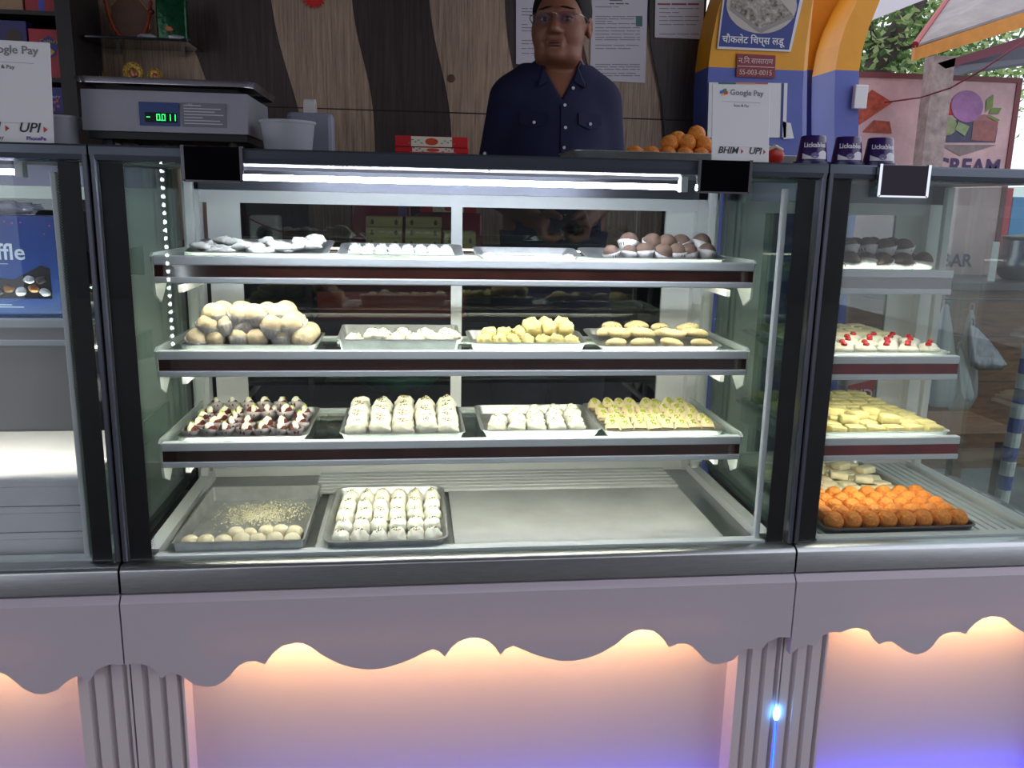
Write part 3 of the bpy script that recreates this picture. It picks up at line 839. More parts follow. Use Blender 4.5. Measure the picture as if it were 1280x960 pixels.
crumbs = cr.build('sweet_crumbs', mat('crumbs', (216, 210, 180), 0.8))
tag(crumbs, 'pale crumbs scattered over the bottom of the large deck tray', 'crumbs', kind='stuff')
tray(0.335, 0.556, 0.022, 0.315, DK + 0.001, 0.026, 'round-cornered steel tray full of white rosette sweets on the deck', flare=0.010, r=0.024)
for r in range(5):
    for i in range(6):
        place(rose, 'white_rosette_sweet', 'large white rosette with pistachio on the deck, %s row from front, %s from left' % (ORD[r + 1], ORD[i + 1]), 'sweet', 'white rosettes on the deck',
              0.364 + i * 0.0335 + jit(.002), 0.056 + r * 0.054 + jit(.002), DK + 0.003, s=(0.90, 0.92, 1.12), rz=jit(.2))

# ---------------- right case ---------------------------------------
RS1, RS2, RS3 = R1 - 0.005, R2 - 0.005, R3 - 0.005
for lay, (n, zz, y0_, rr) in enumerate(((6, 0.0, 0.142, 3), (6, 0.026, 0.160, 2))):
    for r in range(rr):
        for i in range(n):
            if lay and i == 5: continue
            place(brown_ball, 'brown_ball_sweet', 'brown ball in the narrow case, %s layer, %s row, %s from left' % (('lower', 'upper')[lay], ORD[r + 1], ORD[i + 1]), 'sweet', 'brown balls in the narrow right case',
                  1.290 + i * 0.0375 + 0.010 * lay + jit(.003), y0_ + r * 0.040 + jit(.003), RS1 + zz + 0.0005, s=1.06, tilt=(jit(.3), jit(.3)))
tray(1.270, 1.548, 0.117, 0.300, RS2, 0.008, 'shallow white tray of cherry-topped sweets in the narrow case', flare=0.003, mt=ALU)
for r in range(5):
    for i in range(6):
        place(cherry_p, 'cherry_sweet', 'ivory oval with red cherry, %s row from the front, %s from left' % (ORD[r + 1], ORD[i + 1]), 'sweet', 'cherry sweets in the narrow case',
              1.294 + i * 0.0455 + (0.012 if r % 2 else -0.006) + jit(.003), 0.136 + r * 0.034 + jit(.002), RS2 + 0.002, s=0.95, rz=jit(.4))
tray(1.270, 1.548, 0.312, 0.468, RS2, 0.008, 'shallow white tray of pale slabs behind the cherry sweets', flare=0.003, mt=ALU)
for r in range(4):
    for i in range(6):
        place(square_c, 'pale_slab_sweet', 'pale cream slab behind the cherry sweets, %s row from front, %s from left' % (ORD[r + 1], ORD[i + 1]), 'sweet', 'pale slabs behind the cherry sweets',
              1.296 + i * 0.0455, 0.334 + r * 0.037, RS2 + 0.002, s=1.05, rz=jit(.06))
tray(1.270, 1.570, 0.117, 0.470, RS3, 0.010, 'long shallow tray of yellow squares on the lowest shelf, narrow case', flare=0.003, mt=ALU)
for r in range(10):
    for i in range(7):
        place(square, 'yellow_square_sweet', 'pale yellow square sweet, %s row from the front, %s from left, narrow case' % ((ORD + ['tenth'])[r + 1], ORD[i + 1]), 'sweet', 'yellow squares in the narrow case',
              1.293 + i * 0.0415 + (0.006 if r % 2 else 0) + jit(.003), 0.138 + r * 0.0345 + jit(.002), RS3 + 0.002 + (0.012 if (r in (1, 2, 3) and i in (2, 3, 4) and (i + r) % 2) else 0), rz=jit(.35), s=1.0, tilt=(jit(.08), jit(.08)))
tray(1.285, 1.592, 0.032, 0.222, DK + 0.008, 0.016, 'dark steel tray of orange laddus on the deck, narrow case', flare=0.004, r=0.014, mt=mat('dark_tray_steel', (120, 116, 118), 0.35, 1.0))
for r in range(5):
    for i in range(8):
        place(laddu, 'orange_laddu', 'orange laddu on the deck tray, %s row from the front, %s from left' % (ORD[r + 1], ORD[i + 1]), 'sweet', 'orange laddus in the narrow case',
              1.309 + i * 0.0372 - (0.004 if r % 2 else 0) + jit(.0015), 0.058 + r * 0.0365 + jit(.0015), DK + 0.011, s=1.03)
tray(1.275, 1.570, 0.240, 0.450, DK + 0.008, 0.018, 'steel tray of cream blocks behind the orange laddus', flare=0.004)
for r in range(6):
    for i in range(7):
        place(square_c, 'cream_block_sweet', 'cream block behind the laddus, %s row from the front, %s from left' % (ORD[r + 1], ORD[i + 1]), 'sweet', 'cream blocks behind the laddus',
              1.298 + i * 0.040 + jit(.003), 0.260 + r * 0.0335 + jit(.002), DK + 0.011 + (0.014 if (r + i) % 3 == 0 and 0 < r < 5 else 0), rz=jit(.4), s=1.05, tilt=(jit(.1), jit(.1)))
# ------------------------------------------------------------------ things on top of the counters
GREYPRINT = mat('grey_print', (120, 120, 128), 0.6)
BLUEPRINT = mat('blue_print', (40, 60, 150), 0.6)

# payment cards (the code square is left blank)
def pay_card(label, x, y, w, h, lean, yaw, name='payment_stand'):
    t = thing(name, label, 'sign', (x, y, TOP), rot=(-lean, 0, yaw))
    RB(-w / 2, w / 2, 0.0, 0.003, 0.0, h, r=0.0012).build('card', PAPER, t, local=True)
    MB().prism([(0.003, 0.001), (0.003, h * 0.7), (0.0055, h * 0.7), (0.0055 , 0.001)], 'x', -w * .2, w * .2).build('support_foot', PAPER, t, local=True)
    k = w / 0.1
    y_ = -0.0006
    cx = -0.030 * k
    for dx, dz, c in ((-.004, 0, (52, 110, 220)), (0.001, .003, (30, 150, 80)), (0.003, -.001, (220, 60, 50)), (-.001, -.003, (240, 180, 40))):
        MB().prism([(cx + dx * k - .0035 * k, h * .905 + dz * k - .0025 * k), (cx + dx * k + .0035 * k, h * .905 + dz * k - .0020 * k), (cx + dx * k + .003 * k, h * .905 + dz * k + .003 * k), (cx + dx * k - .003 * k, h * .905 + dz * k + .002 * k)], 'y', y_, 0.0).build('logo_mark', mat('logo_%d' % c[0], c, 0.5), t, local=True)
    lettering('Google Pay', 0.0125 * k, GREYPRINT, t, 0.009 * k, y_, h * .875, local=True, bold=.0002)
    B(-w * .33, w * .33, y_, 0, h * .785, h * .789).build('print_line', mat('pale_print', (176, 176, 182), .6), t, local=True)
    lettering('Scan & Pay', 0.0060 * k, INK, t, 0, y_, h * .725, local=True)
    B(-w * .38, w * .38, y_, 0, h * .200, h * .203).build('print_line', MATS['pale_print'], t, local=True)
    lettering('BHIM', 0.0150 * k, INK, t, -0.022 * k, y_, h * .115, local=True, shear=.25, bold=.0003)
    lettering('UPI', 0.0150 * k, INK, t, 0.025 * k, y_, h * .115, local=True, shear=.25, bold=.0003)
    for xx in (0.001, 0.040):
        MB().prism([(xx * k, h * .115), (xx * k + .004 * k, h * .145), (xx * k, h * .175)], 'y', y_, 0).build('arrow_mark', mat('arrow_red', (190, 60, 50), .6), t, local=True)
    return t
pay_card('upright white payment card on the right end of the middle counter', 1.052, 0.022, 0.104, 0.128, 0.14, 0.05)
ql = pay_card('white payment card cut off by the left picture edge', -0.135, 0.035, 0.140, 0.158, 0.16, 0.10)
lettering('Google Pay', 0.009, INK, ql, -0.022, -0.0006, 0.006, local=True)
lettering('PhonePe', 0.008, mat('violet_print', (90, 50, 160), .6), ql, 0.045, -0.0006, 0.006, local=True, bold=.0002)

# weighing scale
sx0, sx1, sy0, sy1 = -0.048, 0.219, 0.12, 0.335
sc = thing('weighing_scale', 'silver electronic weighing scale with a green lit display', 'scale', ((sx0 + sx1) / 2, 0.23, TOP))
BODY = mat('scale_grey_metal', (150, 150, 160), 0.38, 0.35, var=0.08, vscale=14)
MB().prism([(sy0, 0.716), (sy0 + 0.004, 0.782), (sy1, 0.782), (sy1, 0.716)], 'x', sx0, sx1).build('body', BODY, sc)
B(sx0 + 0.006, sx1 - 0.004, sy0 + 0.008, sy1 - 0.004, 0.704, 0.7158).build('base_plate', DARK, sc)
for xx in (sx0 + 0.03, sx1 - 0.03):
    for yy in (sy0 + 0.03, sy1 - 0.03):
        MB().cyl((xx, yy, TOP), (xx, yy, 0.704), 0.011, 0.009, 14).build('foot', DARK, sc)
B(sx0 + 0.02, sx1 - 0.02, sy0 + 0.02, sy1 - 0.02, 0.782, 0.790).build('pan_support', DARK, sc)
pn = tray_mb(0.142, 0.118, 0.008, flare=-0.004, r=0.02, lip=0.0)
pan = MB()
pan.add([( (sx0 + sx1) / 2 + 0.004 + v[0], (sy0 + sy1) / 2 - 0.002 + v[1], 0.800 - v[2]) for v in pn.V], pn.F)
pan.build('weighing_pan', mat('pan_steel', (196, 192, 204), 0.25, 1.0), sc, smooth='auto')
def front_y(z): return sy0 + 0.004 * (z - 0.716) / 0.066
dp = B(0.044, 0.108, sy0 - 0.0005, sy0 + 0.004, 0.726, 0.764).build('display_panel', mat('display_blue', (42, 66, 120), 0.35), sc)
B(0.053, 0.104, sy0 - 0.0012, sy0 + 0.002, 0.7315, 0.7475).build('display_window', mat('display_black', (6, 14, 10), 0.2), dp)
GREEN = emitter('green_digit', (40, 255, 110), 2.2)
SEG = {'0': 'abcdef', '1': 'bc', '-': 'g'}
def digit(ch, x, z, w, h, mb):
    t_ = w * .2; y = sy0 - 0.0018
    R_ = dict(a=(x, x + w, z + h - t_, z + h), d=(x, x + w, z, z + t_), g=(x, x + w, z + h / 2 - t_ / 2, z + h / 2 + t_ / 2),
              f=(x, x + t_, z + h / 2, z + h), e=(x, x + t_, z, z + h / 2), b=(x + w - t_, x + w, z + h / 2, z + h), c=(x + w - t_, x + w, z, z + h / 2))
    for s_ in SEG[ch]:
        a = R_[s_]; mb.box(a[0], a[1], y, y + 0.0005, a[2], a[3])
for ch, x in (('-', 0.0555), ('0', 0.0715), ('0', 0.0800), ('1', 0.0885), ('1', 0.0965)):
    q = MB(); digit(ch, x, 0.7345, 0.0058, 0.0105, q); q.build('lit_digit', GREEN, dp)
B(0.0783, 0.0793, sy0 - 0.0018, sy0 - 0.0013, 0.7345, 0.7358).build('lit_point', GREEN, dp)
rp = B(0.112, 0.184, sy0 - 0.0004, sy0 + 0.004, 0.726, 0.765).build('rating_plate', mat('plate_grey', (116, 116, 126), 0.4, 0.3), sc)
for i in range(7):
    B(0.116, 0.116 + (0.028, .06, .05, .064, .03, .058, .062)[i], sy0 - 0.0008, sy0 - 0.0003, 0.7595 - i * 0.0048, 0.7610 - i * 0.0048).build('print_line', mat('plate_print', (190, 190, 198), .5), rp)
lettering('UNI', 0.006, MATS['plate_print'], rp, 0.120, sy0 - 0.0009, 0.7595, align='LEFT')

# translucent tubs
TUB = mat('milky_plastic', (196, 198, 206), 0.35, alpha=0.72, translucent=0.35)
def tub(label, cx, cy, r, h, flip=False, name='plastic_tub'):
    t = thing(name, label, 'tub', (cx, cy, TOP))
    pr = [(r * .86, 0), (r * .93, h * .45), (r, h * .92), (r * 1.05, h * .92), (r * 1.05, h), (r * .97, h), (r * .90, h * .45), (r * .83, .003)]
    MB().lathe(pr, 32, (cx, cy, TOP)).build('tub_wall', TUB, t, smooth='auto')
    MB().lathe([(r * .84, .003), (r * .89, h * .44), (r * .89, h * .45)], 32, (cx, cy, TOP + 0.0005)).build('contents', mat('tub_contents', (170, 172, 182), 0.6), t, smooth='auto')
    return t
tub('round milky plastic tub right of the weighing scale', 0.281, 0.150, 0.046, 0.055)
tub('small milky plastic tub between the left payment card and the scale', -0.098, 0.150, 0.036, 0.052)
t = thing('tape_dispenser', 'grey plastic tape holder standing behind the round milky tub', 'holder', (0.304, 0.235, TOP))
RB(0.270, 0.352, 0.215, 0.265, TOP, 0.765, r=0.008).build('holder_body', mat('holder_grey', (128, 130, 146), 0.5), t)
MB().lathe([(0.013, 0), (0.020, 0), (0.020, 0.02), (0.013, 0.02), (0.013, 0)], 24, (0, 0, 0)).build('tape_roll', mat('tape_white', (196, 194, 190), 0.5), t, local=True)
o = t.children[-1]; o.rotation_euler = (0, math.pi / 2, 0); o.location = (-0.004, 0.005, 0.083)
# clutter under the scale
for k, (x, c, lab) in enumerate(((0.005, (206, 180, 150), 'crumpled tan paper scrap under the left of the scale'), (0.065, (196, 176, 160), 'folded pale paper scrap under the middle of the scale'), (0.125, (150, 30, 36), 'small red packet under the right of the scale'))):
    tag(MB().blob((x, 0.20, TOP + 0.007), (0.020, 0.015, 0.0075), 12, 8, 0.5, 90, k * 4, flat=-0.007).build('paper_scrap', mat('scrap%d' % k, c, .7), smooth=False), lab, 'scrap')

# red and cream sweet boxes
REDB = mat('red_carton', (196, 22, 28), 0.45)
CREAMB = mat('cream_carton', (224, 216, 196), 0.5)
def carton(label, x0, x1, y0, y1, z0, z1, shift=0.0):
    t = thing('sweet_box', label, 'box', ((x0 + x1) / 2, (y0 + y1) / 2, z0), 'red and cream boxes beside the man')
    RB(x0, x1, y0, y1, z0, z1, r=0.0012).build('carton_body', REDB, t)
    a, b = x0 + (x1 - x0) * (.22 + shift), x1 - (x1 - x0) * (.22 - shift)
    B(a, b, y0 - 0.0006, y0 + 0.001, z0 + 0.001, z1 - 0.001).build('cream_label', CREAMB, t)
    mx, mz = (a + b) / 2, (z0 + z1) / 2
    MB().prism([(mx + .013 * math.cos(q), mz + (z1 - z0) * .33 * math.sin(q)) for q in np.linspace(0, 6.28, 17)[:-1]], 'y', y0 - 0.0012, y0 - 0.0005).build('oval_emblem', mat('emblem_orange', (200, 70, 24), .5), t)
    q = MB()
    for i in range(5):
        for s_ in (-1, 1):
            xx = mx + s_ * (.020 + .006 * i); q.box(xx - .002, xx + .002, y0 - .001, y0 - .0005, mz + (-.003, .002, -.001, .003, -.004)[i] - .001, mz + (-.003, .002, -.001, .003, -.004)[i] + .001)
    q.build('ornament_print', GREYPRINT, t)
    return t
carton('red and cream sweet box, lowest of the three beside the man', 0.462, 0.606, 0.33, 0.43, TOP, TOP + 0.0185)
carton('thin red and cream box, middle one of the stack beside the man', 0.462, 0.608, 0.332, 0.43, TOP + 0.0187, TOP + 0.0290, 0.01)
carton('red and cream sweet box, topmost of the stack beside the man', 0.462, 0.606, 0.33, 0.43, TOP + 0.0292, TOP + 0.0500)

# laddu tray on the counter top
tray(0.800, 1.280, 0.215, 0.400, TOP, 0.024, 'big steel tray of loose orange laddus on the counter top', flare=0.010, r=0.02)
pos = [(0.925, .252, 0), (0.958, .250, 0), (0.993, .255, 0), (1.026, .252, 0), (1.060, .256, 0), (1.092, .252, 0), (0.940, .290, 0), (0.980, .292, 0), (1.020, .290, 0), (1.058, .292, 0), (1.095, .29, 0),
       (1.002, .275, .026), (1.036, .272, .028), (1.070, .275, .026), (1.019, .282, .034), (1.058, .284, .046)]
for k, (x, y, dz) in enumerate(pos):
    s_ = 1.18 if dz > .05 else 1.05
    place(laddu, 'orange_laddu', 'loose orange laddu in the counter-top tray beside the payment card, ' + ('front row, %s from left' % ORD[k + 1] if k < 6 else 'rear row, %s from left' % ORD[k - 5] if k < 11 else 'piled, %s from left' % ORD[k - 10] if k < 14 else 'topmost, %s from left' % ORD[k - 13]), 'sweet', 'laddus on the counter top', x, y, TOP + 0.002 + dz + .002 * (dz == 0), s=s_ * .92)
PASTRY = mat('golden_pastry', (222, 150, 60), 0.5, var=0.3, vscale=60, bump=0.6)
for k, (x, y, z, r) in enumerate(((1.160, .25, 0.0, .3), (1.185, .275, 0.022, -.2), (1.215, .25, 0.0, .1))):
    tag(MB().blob((x, y, TOP + 0.016 + z), (0.034, 0.014, 0.0135), 16, 9, 0.18, 60, k * 3).build('fried_pastry', PASTRY, smooth=True), ('golden fried pastry in the big tray, just right of the payment card', 'golden fried pastry lying on top of two others in the big tray', 'golden fried pastry by the red sauce pack in the big tray')[k], 'pastry', 'fried pastries')
sp = thing('sauce_packet', 'small red and cream packet at the right end of the big tray', 'packet', (1.165, 0.145, TOP))
MB().blob((1.165, 0.150, TOP + 0.018), (0.021, 0.010, 0.018), 14, 10, 0.15, 60, 2).build('packet_body', mat('packet_red', (206, 40, 26), .35), sp, smooth=True)
MB().tube([(1.150, .148, TOP + .028), (1.165, .146, TOP + .037), (1.180, .148, TOP + .030)], 0.004, 8).build('packet_seal', CREAMB, sp)
# cream cartons behind the payment card
for k in range(4):
    tag(RB(1.045 + .003 * (k % 2), 1.215 + .003 * (k % 2), 0.43, 0.51, TOP + k * 0.0172, TOP + k * 0.0172 + 0.0168, r=.001).build('cream_box', mat('cream_lid_box', (186, 174, 156), 0.55)), 'flat cream carton behind the payment card, %s from the bottom' % ORD[k + 1], 'box', 'flat cream cartons')

# purple dessert cups, upside down on their lids
PURP = mat('purple_cup', (52, 26, 92), 0.3, coat=0.3)
for k, (cx, cy_, lab) in enumerate(((1.197, 0.060, 'purple dessert cup standing alone beside the red packet'), (1.262, 0.060, 'purple dessert cup in the middle of the three'), (1.322, 0.060, 'rightmost of the three purple dessert cups'))):
    t = thing('dessert_cup', lab, 'cup', (cx, cy_, TOP), 'purple dessert cups')
    MB().lathe([(0.031, 0), (0.031, 0.006), (0.027, 0.0065)], 32, (cx, cy_, TOP)).build('lid', mat('cup_lid', (44, 40, 96), 0.3), t, smooth='auto')
    r0, r1, hh = 0.0265, 0.0215, 0.050
    MB().lathe([(r0, 0.0065), (r1, hh - .002), (r1 - .002, hh)], 32, (cx, cy_, TOP)).build('cup_body', PURP, t, smooth='auto')
    def wrap(v, cx=cx, cy_=cy_):
        zz = v[2] - TOP; R_ = r0 + (r1 - r0) * (zz - .0065) / (hh - .0085) + .0005
        a = (v[0] - cx) / R_ - 0.25
        return (cx + R_ * math.sin(a), cy_ - R_ * math.cos(a), v[2])
    lettering('Lickables', 0.0112, mat('cup_white', (228, 224, 232), .5), t, cx, cy_, TOP + 0.030, bold=.0003, warp=wrap)
    sw = MB(); us = np.linspace(-.022, .024, 17)
    V = []; 
    for u in us:
        V.append((cx + u, 0, TOP + .010 + .0)); V.append((cx + u, 0, TOP + .021 - .012 * math.exp(-((u) / .009) ** 2) * .5 + .004 * math.sin(u * 130)))
    sw.add([wrap(v) for v in V], [(2 * i, 2 * i + 2, 2 * i + 3, 2 * i + 1) for i in range(16)])
    sw.build('milk_wave', MATS['cup_white'], t)
    q = MB().add([wrap((cx + .007 * math.cos(a), 0, TOP + .016 + .005 * math.sin(a))) for a in np.linspace(0, 6.28, 13)[:-1]], [tuple(range(12))])
    q.V = [(v[0], v[1] - .0006, v[2]) for v in q.V]
    q.build('badge', mat('cup_badge', (120, 112, 160), .5), t)

# ------------------------------------------------------------------ contents of the left case
LB = thing('gift_box', 'blue chocolate gift box with window on the left case shelf', 'box', (-0.24, 0.24, 0.397))
x0, x1, y0, y1, z0, z1 = -0.40, -0.138, 0.20, 0.262, 0.397, 0.572
BLUEB = mat('blue_gift_carton', (14, 46, 112), 0.4, var=0.12, vscale=8)
RB(x0, x1, y0, y1, z0, z1, r=.0015).build('carton_body', BLUEB, LB)
B(x1 - 0.0002, x1 + 0.0008, y0 + .002, y1 - .002, z0 + .002, z1 - .002).build('side_panel', mat('cyan_side', (50, 130, 190), .4, var=.3, vscale=18), LB)
w_ = MB().prism([(-0.36, z0 + .028), (-0.153, z0 + .028), (-0.153, z0 + .082), (-0.168, z0 + .088), (-0.215, z0 + .062), (-0.30, z0 + .070)], 'y', y0 - .0008, y0 + .0002).build('window', mat('box_window', (24, 22, 30), 0.15), LB)
rnd = random.Random(5)
for k, (px_, pz_) in enumerate(((-.165, .040), (-.183, .046), (-.170, .062), (-.205, .040), (-.225, .045), (-.245, .040), (-.19, .062))):
    MB().blob((px_, y0 - .001, z0 + pz_), (.010, .003, .008), 10, 7, .4, 90, k).build('wrapped_chocolate', mat('wrap%d' % (k % 3), ((150, 150, 165), (120, 84, 60), (60, 54, 60))[k % 3], .25, .6), w_)
lettering('truffle', 0.040, mat('box_white', (170, 180, 200), .5), LB, x1 - 0.054, y0 - .0006, z0 + .098, bold=.0006, align='RIGHT')
lettering('assorted chocolates', 0.008, MATS['box_white'], LB, x1 - 0.075, y0 - .0006, z0 + .085, align='RIGHT') if False else None
B(x1 - .16, x1 - .085, y0 - .0006, y0, z0 + .0895, z0 + .0905).build('print_line', MATS['box_white'], LB)
B(x1 - .17, x1 - .065, y0 - .0006, y0, z0 + .012, z0 + .0132).build('print_line', MATS['box_white'], LB)
B(x1 - .17, x1 - .085, y0 - .0006, y0, z0 + .016, z0 + .0172).build('print_line', MATS['box_white'], LB)
q = MB()
for _ in range(26):
    xx = rnd.uniform(x0, x1 - .004); zz = rnd.uniform(z0 + .1, z1 - .008)
    s_ = .0018; q.add([(xx - s_, y0 - .0004, zz), (xx, y0 - .0004, zz - s_), (xx + s_, y0 - .0004, zz), (xx, y0 - .0004, zz + s_)], [(0, 1, 2, 3)]) if zz > z0 + .14 else None
q.build('confetti_print', mat('confetti', (170, 60, 110), .5), LB)
lc = thing('plastic_pouch', 'clear crumpled pouch lying on the blue gift box', 'pouch', (-0.24, 0.235, 0.5725))
MB().blob((-0.23, 0.232, 0.584), (0.065, 0.022, 0.011), 20, 10, 0.5, 60, 3, flat=-0.0112).build('pouch_body', mat('grey_film', (150, 150, 165), .2, alpha=.6), lc, smooth=False)
# white cartons
WB = mat('white_cake_carton', (214, 212, 220), 0.5, var=0.06, vscale=6)
def white_box(name, label, x0, x1, y0, y1, z0, z1, grp=None):
    t = thing(name, label, 'box', ((x0 + x1) / 2, (y0 + y1) / 2, z0), grp)
    RB(x0, x1, y0, y1, z0, z1 - 0.012, r=.0012).build('box_body', WB, t)
    RB(x0 - .0012, x1 + .0012, y0 - .0012, y1 + .0012, z1 - 0.0118, z1, r=.0012).build('box_lid', WB, t)
    return t
for k in range(3):
    white_box('cake_box', 'flat white cake carton in the left case, %s of the stack' % ('bottom', 'middle', 'topmost')[k], -0.44, -0.064 - .002 * (k == 2), 0.05, 0.375, DK + .001 + k * .0475, DK + .001 + k * .0475 + .0465, 'flat white cake cartons')
hang = thing('grey_drop_panel', 'plain grey-white panel hanging below the left shelf', 'panel', (-0.6, 0.11, 0.205))
RB(-1.13, -0.060, 0.104, 0.112, 0.205, 0.392, r=.001).build('panel_sheet', mat('drop_panel', (176, 172, 170), .6, var=.05, vscale=5), hang)
B(-1.10, -0.09, 0.116, 0.122, 0.214, 0.219).build('led_strip', LED_SHELF, hang)
B(-1.13, -0.060, 0.103, 0.113, 0.203, 0.207).build('panel_hem', mat('drop_hem', (150, 146, 146), .6), hang)
# ------------------------------------------------------------------ the man: signed-distance body turned into one continuous mesh
class Vox:
    def __init__(s, lo, hi, h):
        s.lo = np.array(lo, float); s.h = h
        s.n = np.ceil((np.array(hi) - s.lo) / h).astype(int) + 1
        s.f = np.full(s.n, 1.0, np.float32)
        s.ax = [s.lo[i] + h * np.arange(s.n[i]) for i in range(3)]
    def op(s, lo, hi, fn, k=0.01, mode='u'):
        lo = np.array(lo) - k - 3 * s.h; hi = np.array(hi) + k + 3 * s.h
        i0 = np.clip(((lo - s.lo) / s.h).astype(int), 0, s.n); i1 = np.clip(((hi - s.lo) / s.h).astype(int) + 2, 0, s.n)
        if (i1 <= i0).any(): return
        sl = tuple(slice(i0[i], i1[i]) for i in range(3))
        X, Y, Z = np.meshgrid(s.ax[0][sl[0]], s.ax[1][sl[1]], s.ax[2][sl[2]], indexing='ij', sparse=True)
        b = fn(X, Y, Z).astype(np.float32)
        a = s.f[sl]
        if mode == 'u':
            hh = np.clip(0.5 + 0.5 * (b - a) / k, 0, 1); s.f[sl] = b + (a - b) * (1 - hh) * 0 + (a - b) * hh - k * hh * (1 - hh) if False else np.minimum(a, b) - np.maximum(k - np.abs(a - b), 0) ** 2 / (4 * k)
        else:
            b = -b; s.f[sl] = np.maximum(a, b) + np.maximum(k - np.abs(a - b), 0) ** 2 / (4 * k)
    def ell(s, c, r, k=0.01, mode='u', yaw=0.0, o=(0, 0)):
        c = np.array(c, float); r = np.array(r, float); m_ = max(r[0], r[1])
        ca, sa = math.cos(yaw), math.sin(yaw)
        def fn(X, Y, Z):
            x = X - c[0]; y = Y - c[1]; z = Z - c[2]
            if yaw: x, y = ca * x + sa * y, -sa * x + ca * y
            k0 = np.sqrt((x / r[0]) ** 2 + (y / r[1]) ** 2 + (z / r[2]) ** 2); k1 = np.sqrt((x / r[0] ** 2) ** 2 + (y / r[1] ** 2) ** 2 + (z / r[2] ** 2) ** 2)
            return k0 * (k0 - 1) / np.maximum(k1, 1e-9)
        s.op(c - [m_, m_, r[2]], c + [m_, m_, r[2]], fn, k, mode)
    def cone(s, a, b, ra, rb, k=0.01, mode='u', sy=1.0):
        a = np.array(a, float); b = np.array(b, float); d = b - a; L = d @ d; rm = max(ra, rb)
        def fn(X, Y, Z):
            x = X - a[0]; y = Y - a[1]; z = Z - a[2]
            t = np.clip((x * d[0] + y * d[1] + z * d[2]) / L, 0, 1)
            return np.sqrt((x - d[0] * t) ** 2 + (y - d[1] * t) ** 2 + (z - d[2] * t) ** 2) - (ra + (rb - ra) * t)
        s.op(np.minimum(a, b) - rm, np.maximum(a, b) + rm, fn, k, mode)
    def mesh(s):
        f = s.f; ins = f < 0
        nx, ny, nz = f.shape
        c = np.zeros((nx - 1, ny - 1, nz - 1), np.uint8)
        for i in (0, 1):
            for j in (0, 1):
                for k in (0, 1):
                    c += ins[i:nx - 1 + i, j:ny - 1 + j, k:nz - 1 + k]
        cells = np.argwhere((c > 0) & (c < 8))
        idx = -np.ones(c.shape, np.int32); idx[tuple(cells.T)] = np.arange(len(cells))
        acc = np.zeros((len(cells), 3)); cnt = np.zeros(len(cells))
        cor = [(i, j, k) for i in (0, 1) for j in (0, 1) for k in (0, 1)]
        val = {q: f[cells[:, 0] + q[0], cells[:, 1] + q[1], cells[:, 2] + q[2]] for q in cor}
        for q in cor:
            for ax in range(3):
                if q[ax] == 0:
                    p = list(q); p[ax] = 1; p = tuple(p)
                    a, b = val[q], val[p]; mk = (a < 0) != (b < 0)
                    t = np.where(mk, a / np.where(mk, a - b, 1), 0)
                    pos = np.tile(np.array(q, float), (len(cells), 1)); pos[:, ax] = t
                    acc += pos * mk[:, None]; cnt += mk
        V = (cells + acc / cnt[:, None]) * s.h + s.lo
        Fs = []
        for ax in range(3):
            u, w = (ax + 1) % 3, (ax + 2) % 3
            sl0 = [slice(None)] * 3; sl1 = [slice(None)] * 3
            sl0[ax] = slice(0, -1); sl1[ax] = slice(1, None)
            A = ins[tuple(sl0)]; Bq = ins[tuple(sl1)]
            e = np.argwhere(A != Bq)
            ok = (e[:, u] > 0) & (e[:, w] > 0) & (e[:, u] < f.shape[u] - 1) & (e[:, w] < f.shape[w] - 1)
            e = e[ok]; fl = A[tuple(e.T)]
            q = []
            for du, dw in ((0, 0), (-1, 0), (-1, -1), (0, -1)):
                p = e.copy(); p[:, u] += du; p[:, w] += dw; q.append(idx[tuple(p.T)])
            q = np.stack(q, 1); q[fl] = q[fl][:, ::-1]
            Fs.append(q)
        return V, np.concatenate(Fs)[:, ::-1]

def vox_object(v, name, mt, parent, smooth_it=1):
    V, Fs = v.mesh()
    me = bpy.data.meshes.new(name)
    me.from_pydata(V.tolist(), [], Fs.tolist())
    bm = bmesh.new(); bm.from_mesh(me)
    for _ in range(smooth_it): bmesh.ops.smooth_vert(bm, verts=bm.verts[:], factor=0.4, use_axis_x=True, use_axis_y=True, use_axis_z=True)
    bmesh.ops.recalc_face_normals(bm, faces=bm.faces[:])
    bm.to_mesh(me); bm.free()
    me.materials.append(mt); me.shade_smooth()
    o = bpy.data.objects.new(name, me); COL.objects.link(o)
    o.parent = parent
    WO[o.name] = (0, 0, 0)
    return o

MX, MY = 0.893, 1.0
man = thing('person', 'man in glasses and dark navy shirt standing behind the counter holding a phone', 'person', (MX, MY, 0.0))
MZ0 = FLOOR
HC = np.array([0.003, -0.005, 1.083]); YAW = -0.33; ZS = 0.93
ca, sa = math.cos(YAW), math.sin(YAW)
def H(x, y, z):           # head space -> man space
    return (HC[0] + ca * x - sa * y, HC[1] + sa * x + ca * y, HC[2] + z * ZS)
def skin_mat():
    M = mat('warm_brown_skin', (136, 86, 64), 0.5, var=0.10, vscale=30, bump=0.12, bscale=220, sss=0.08)
    return M
SKIN = skin_mat()
NAVY = mat('navy_cotton', (15, 18, 58), 0.85, var=0.22, vscale=9, bump=0.25, bscale=35)
HAIR = mat('black_hair', (12, 9, 9), 0.65, spec=0.25, var=0.3, vscale=60, vstretch=(6, 1, 1), bump=0.5, bscale=90)

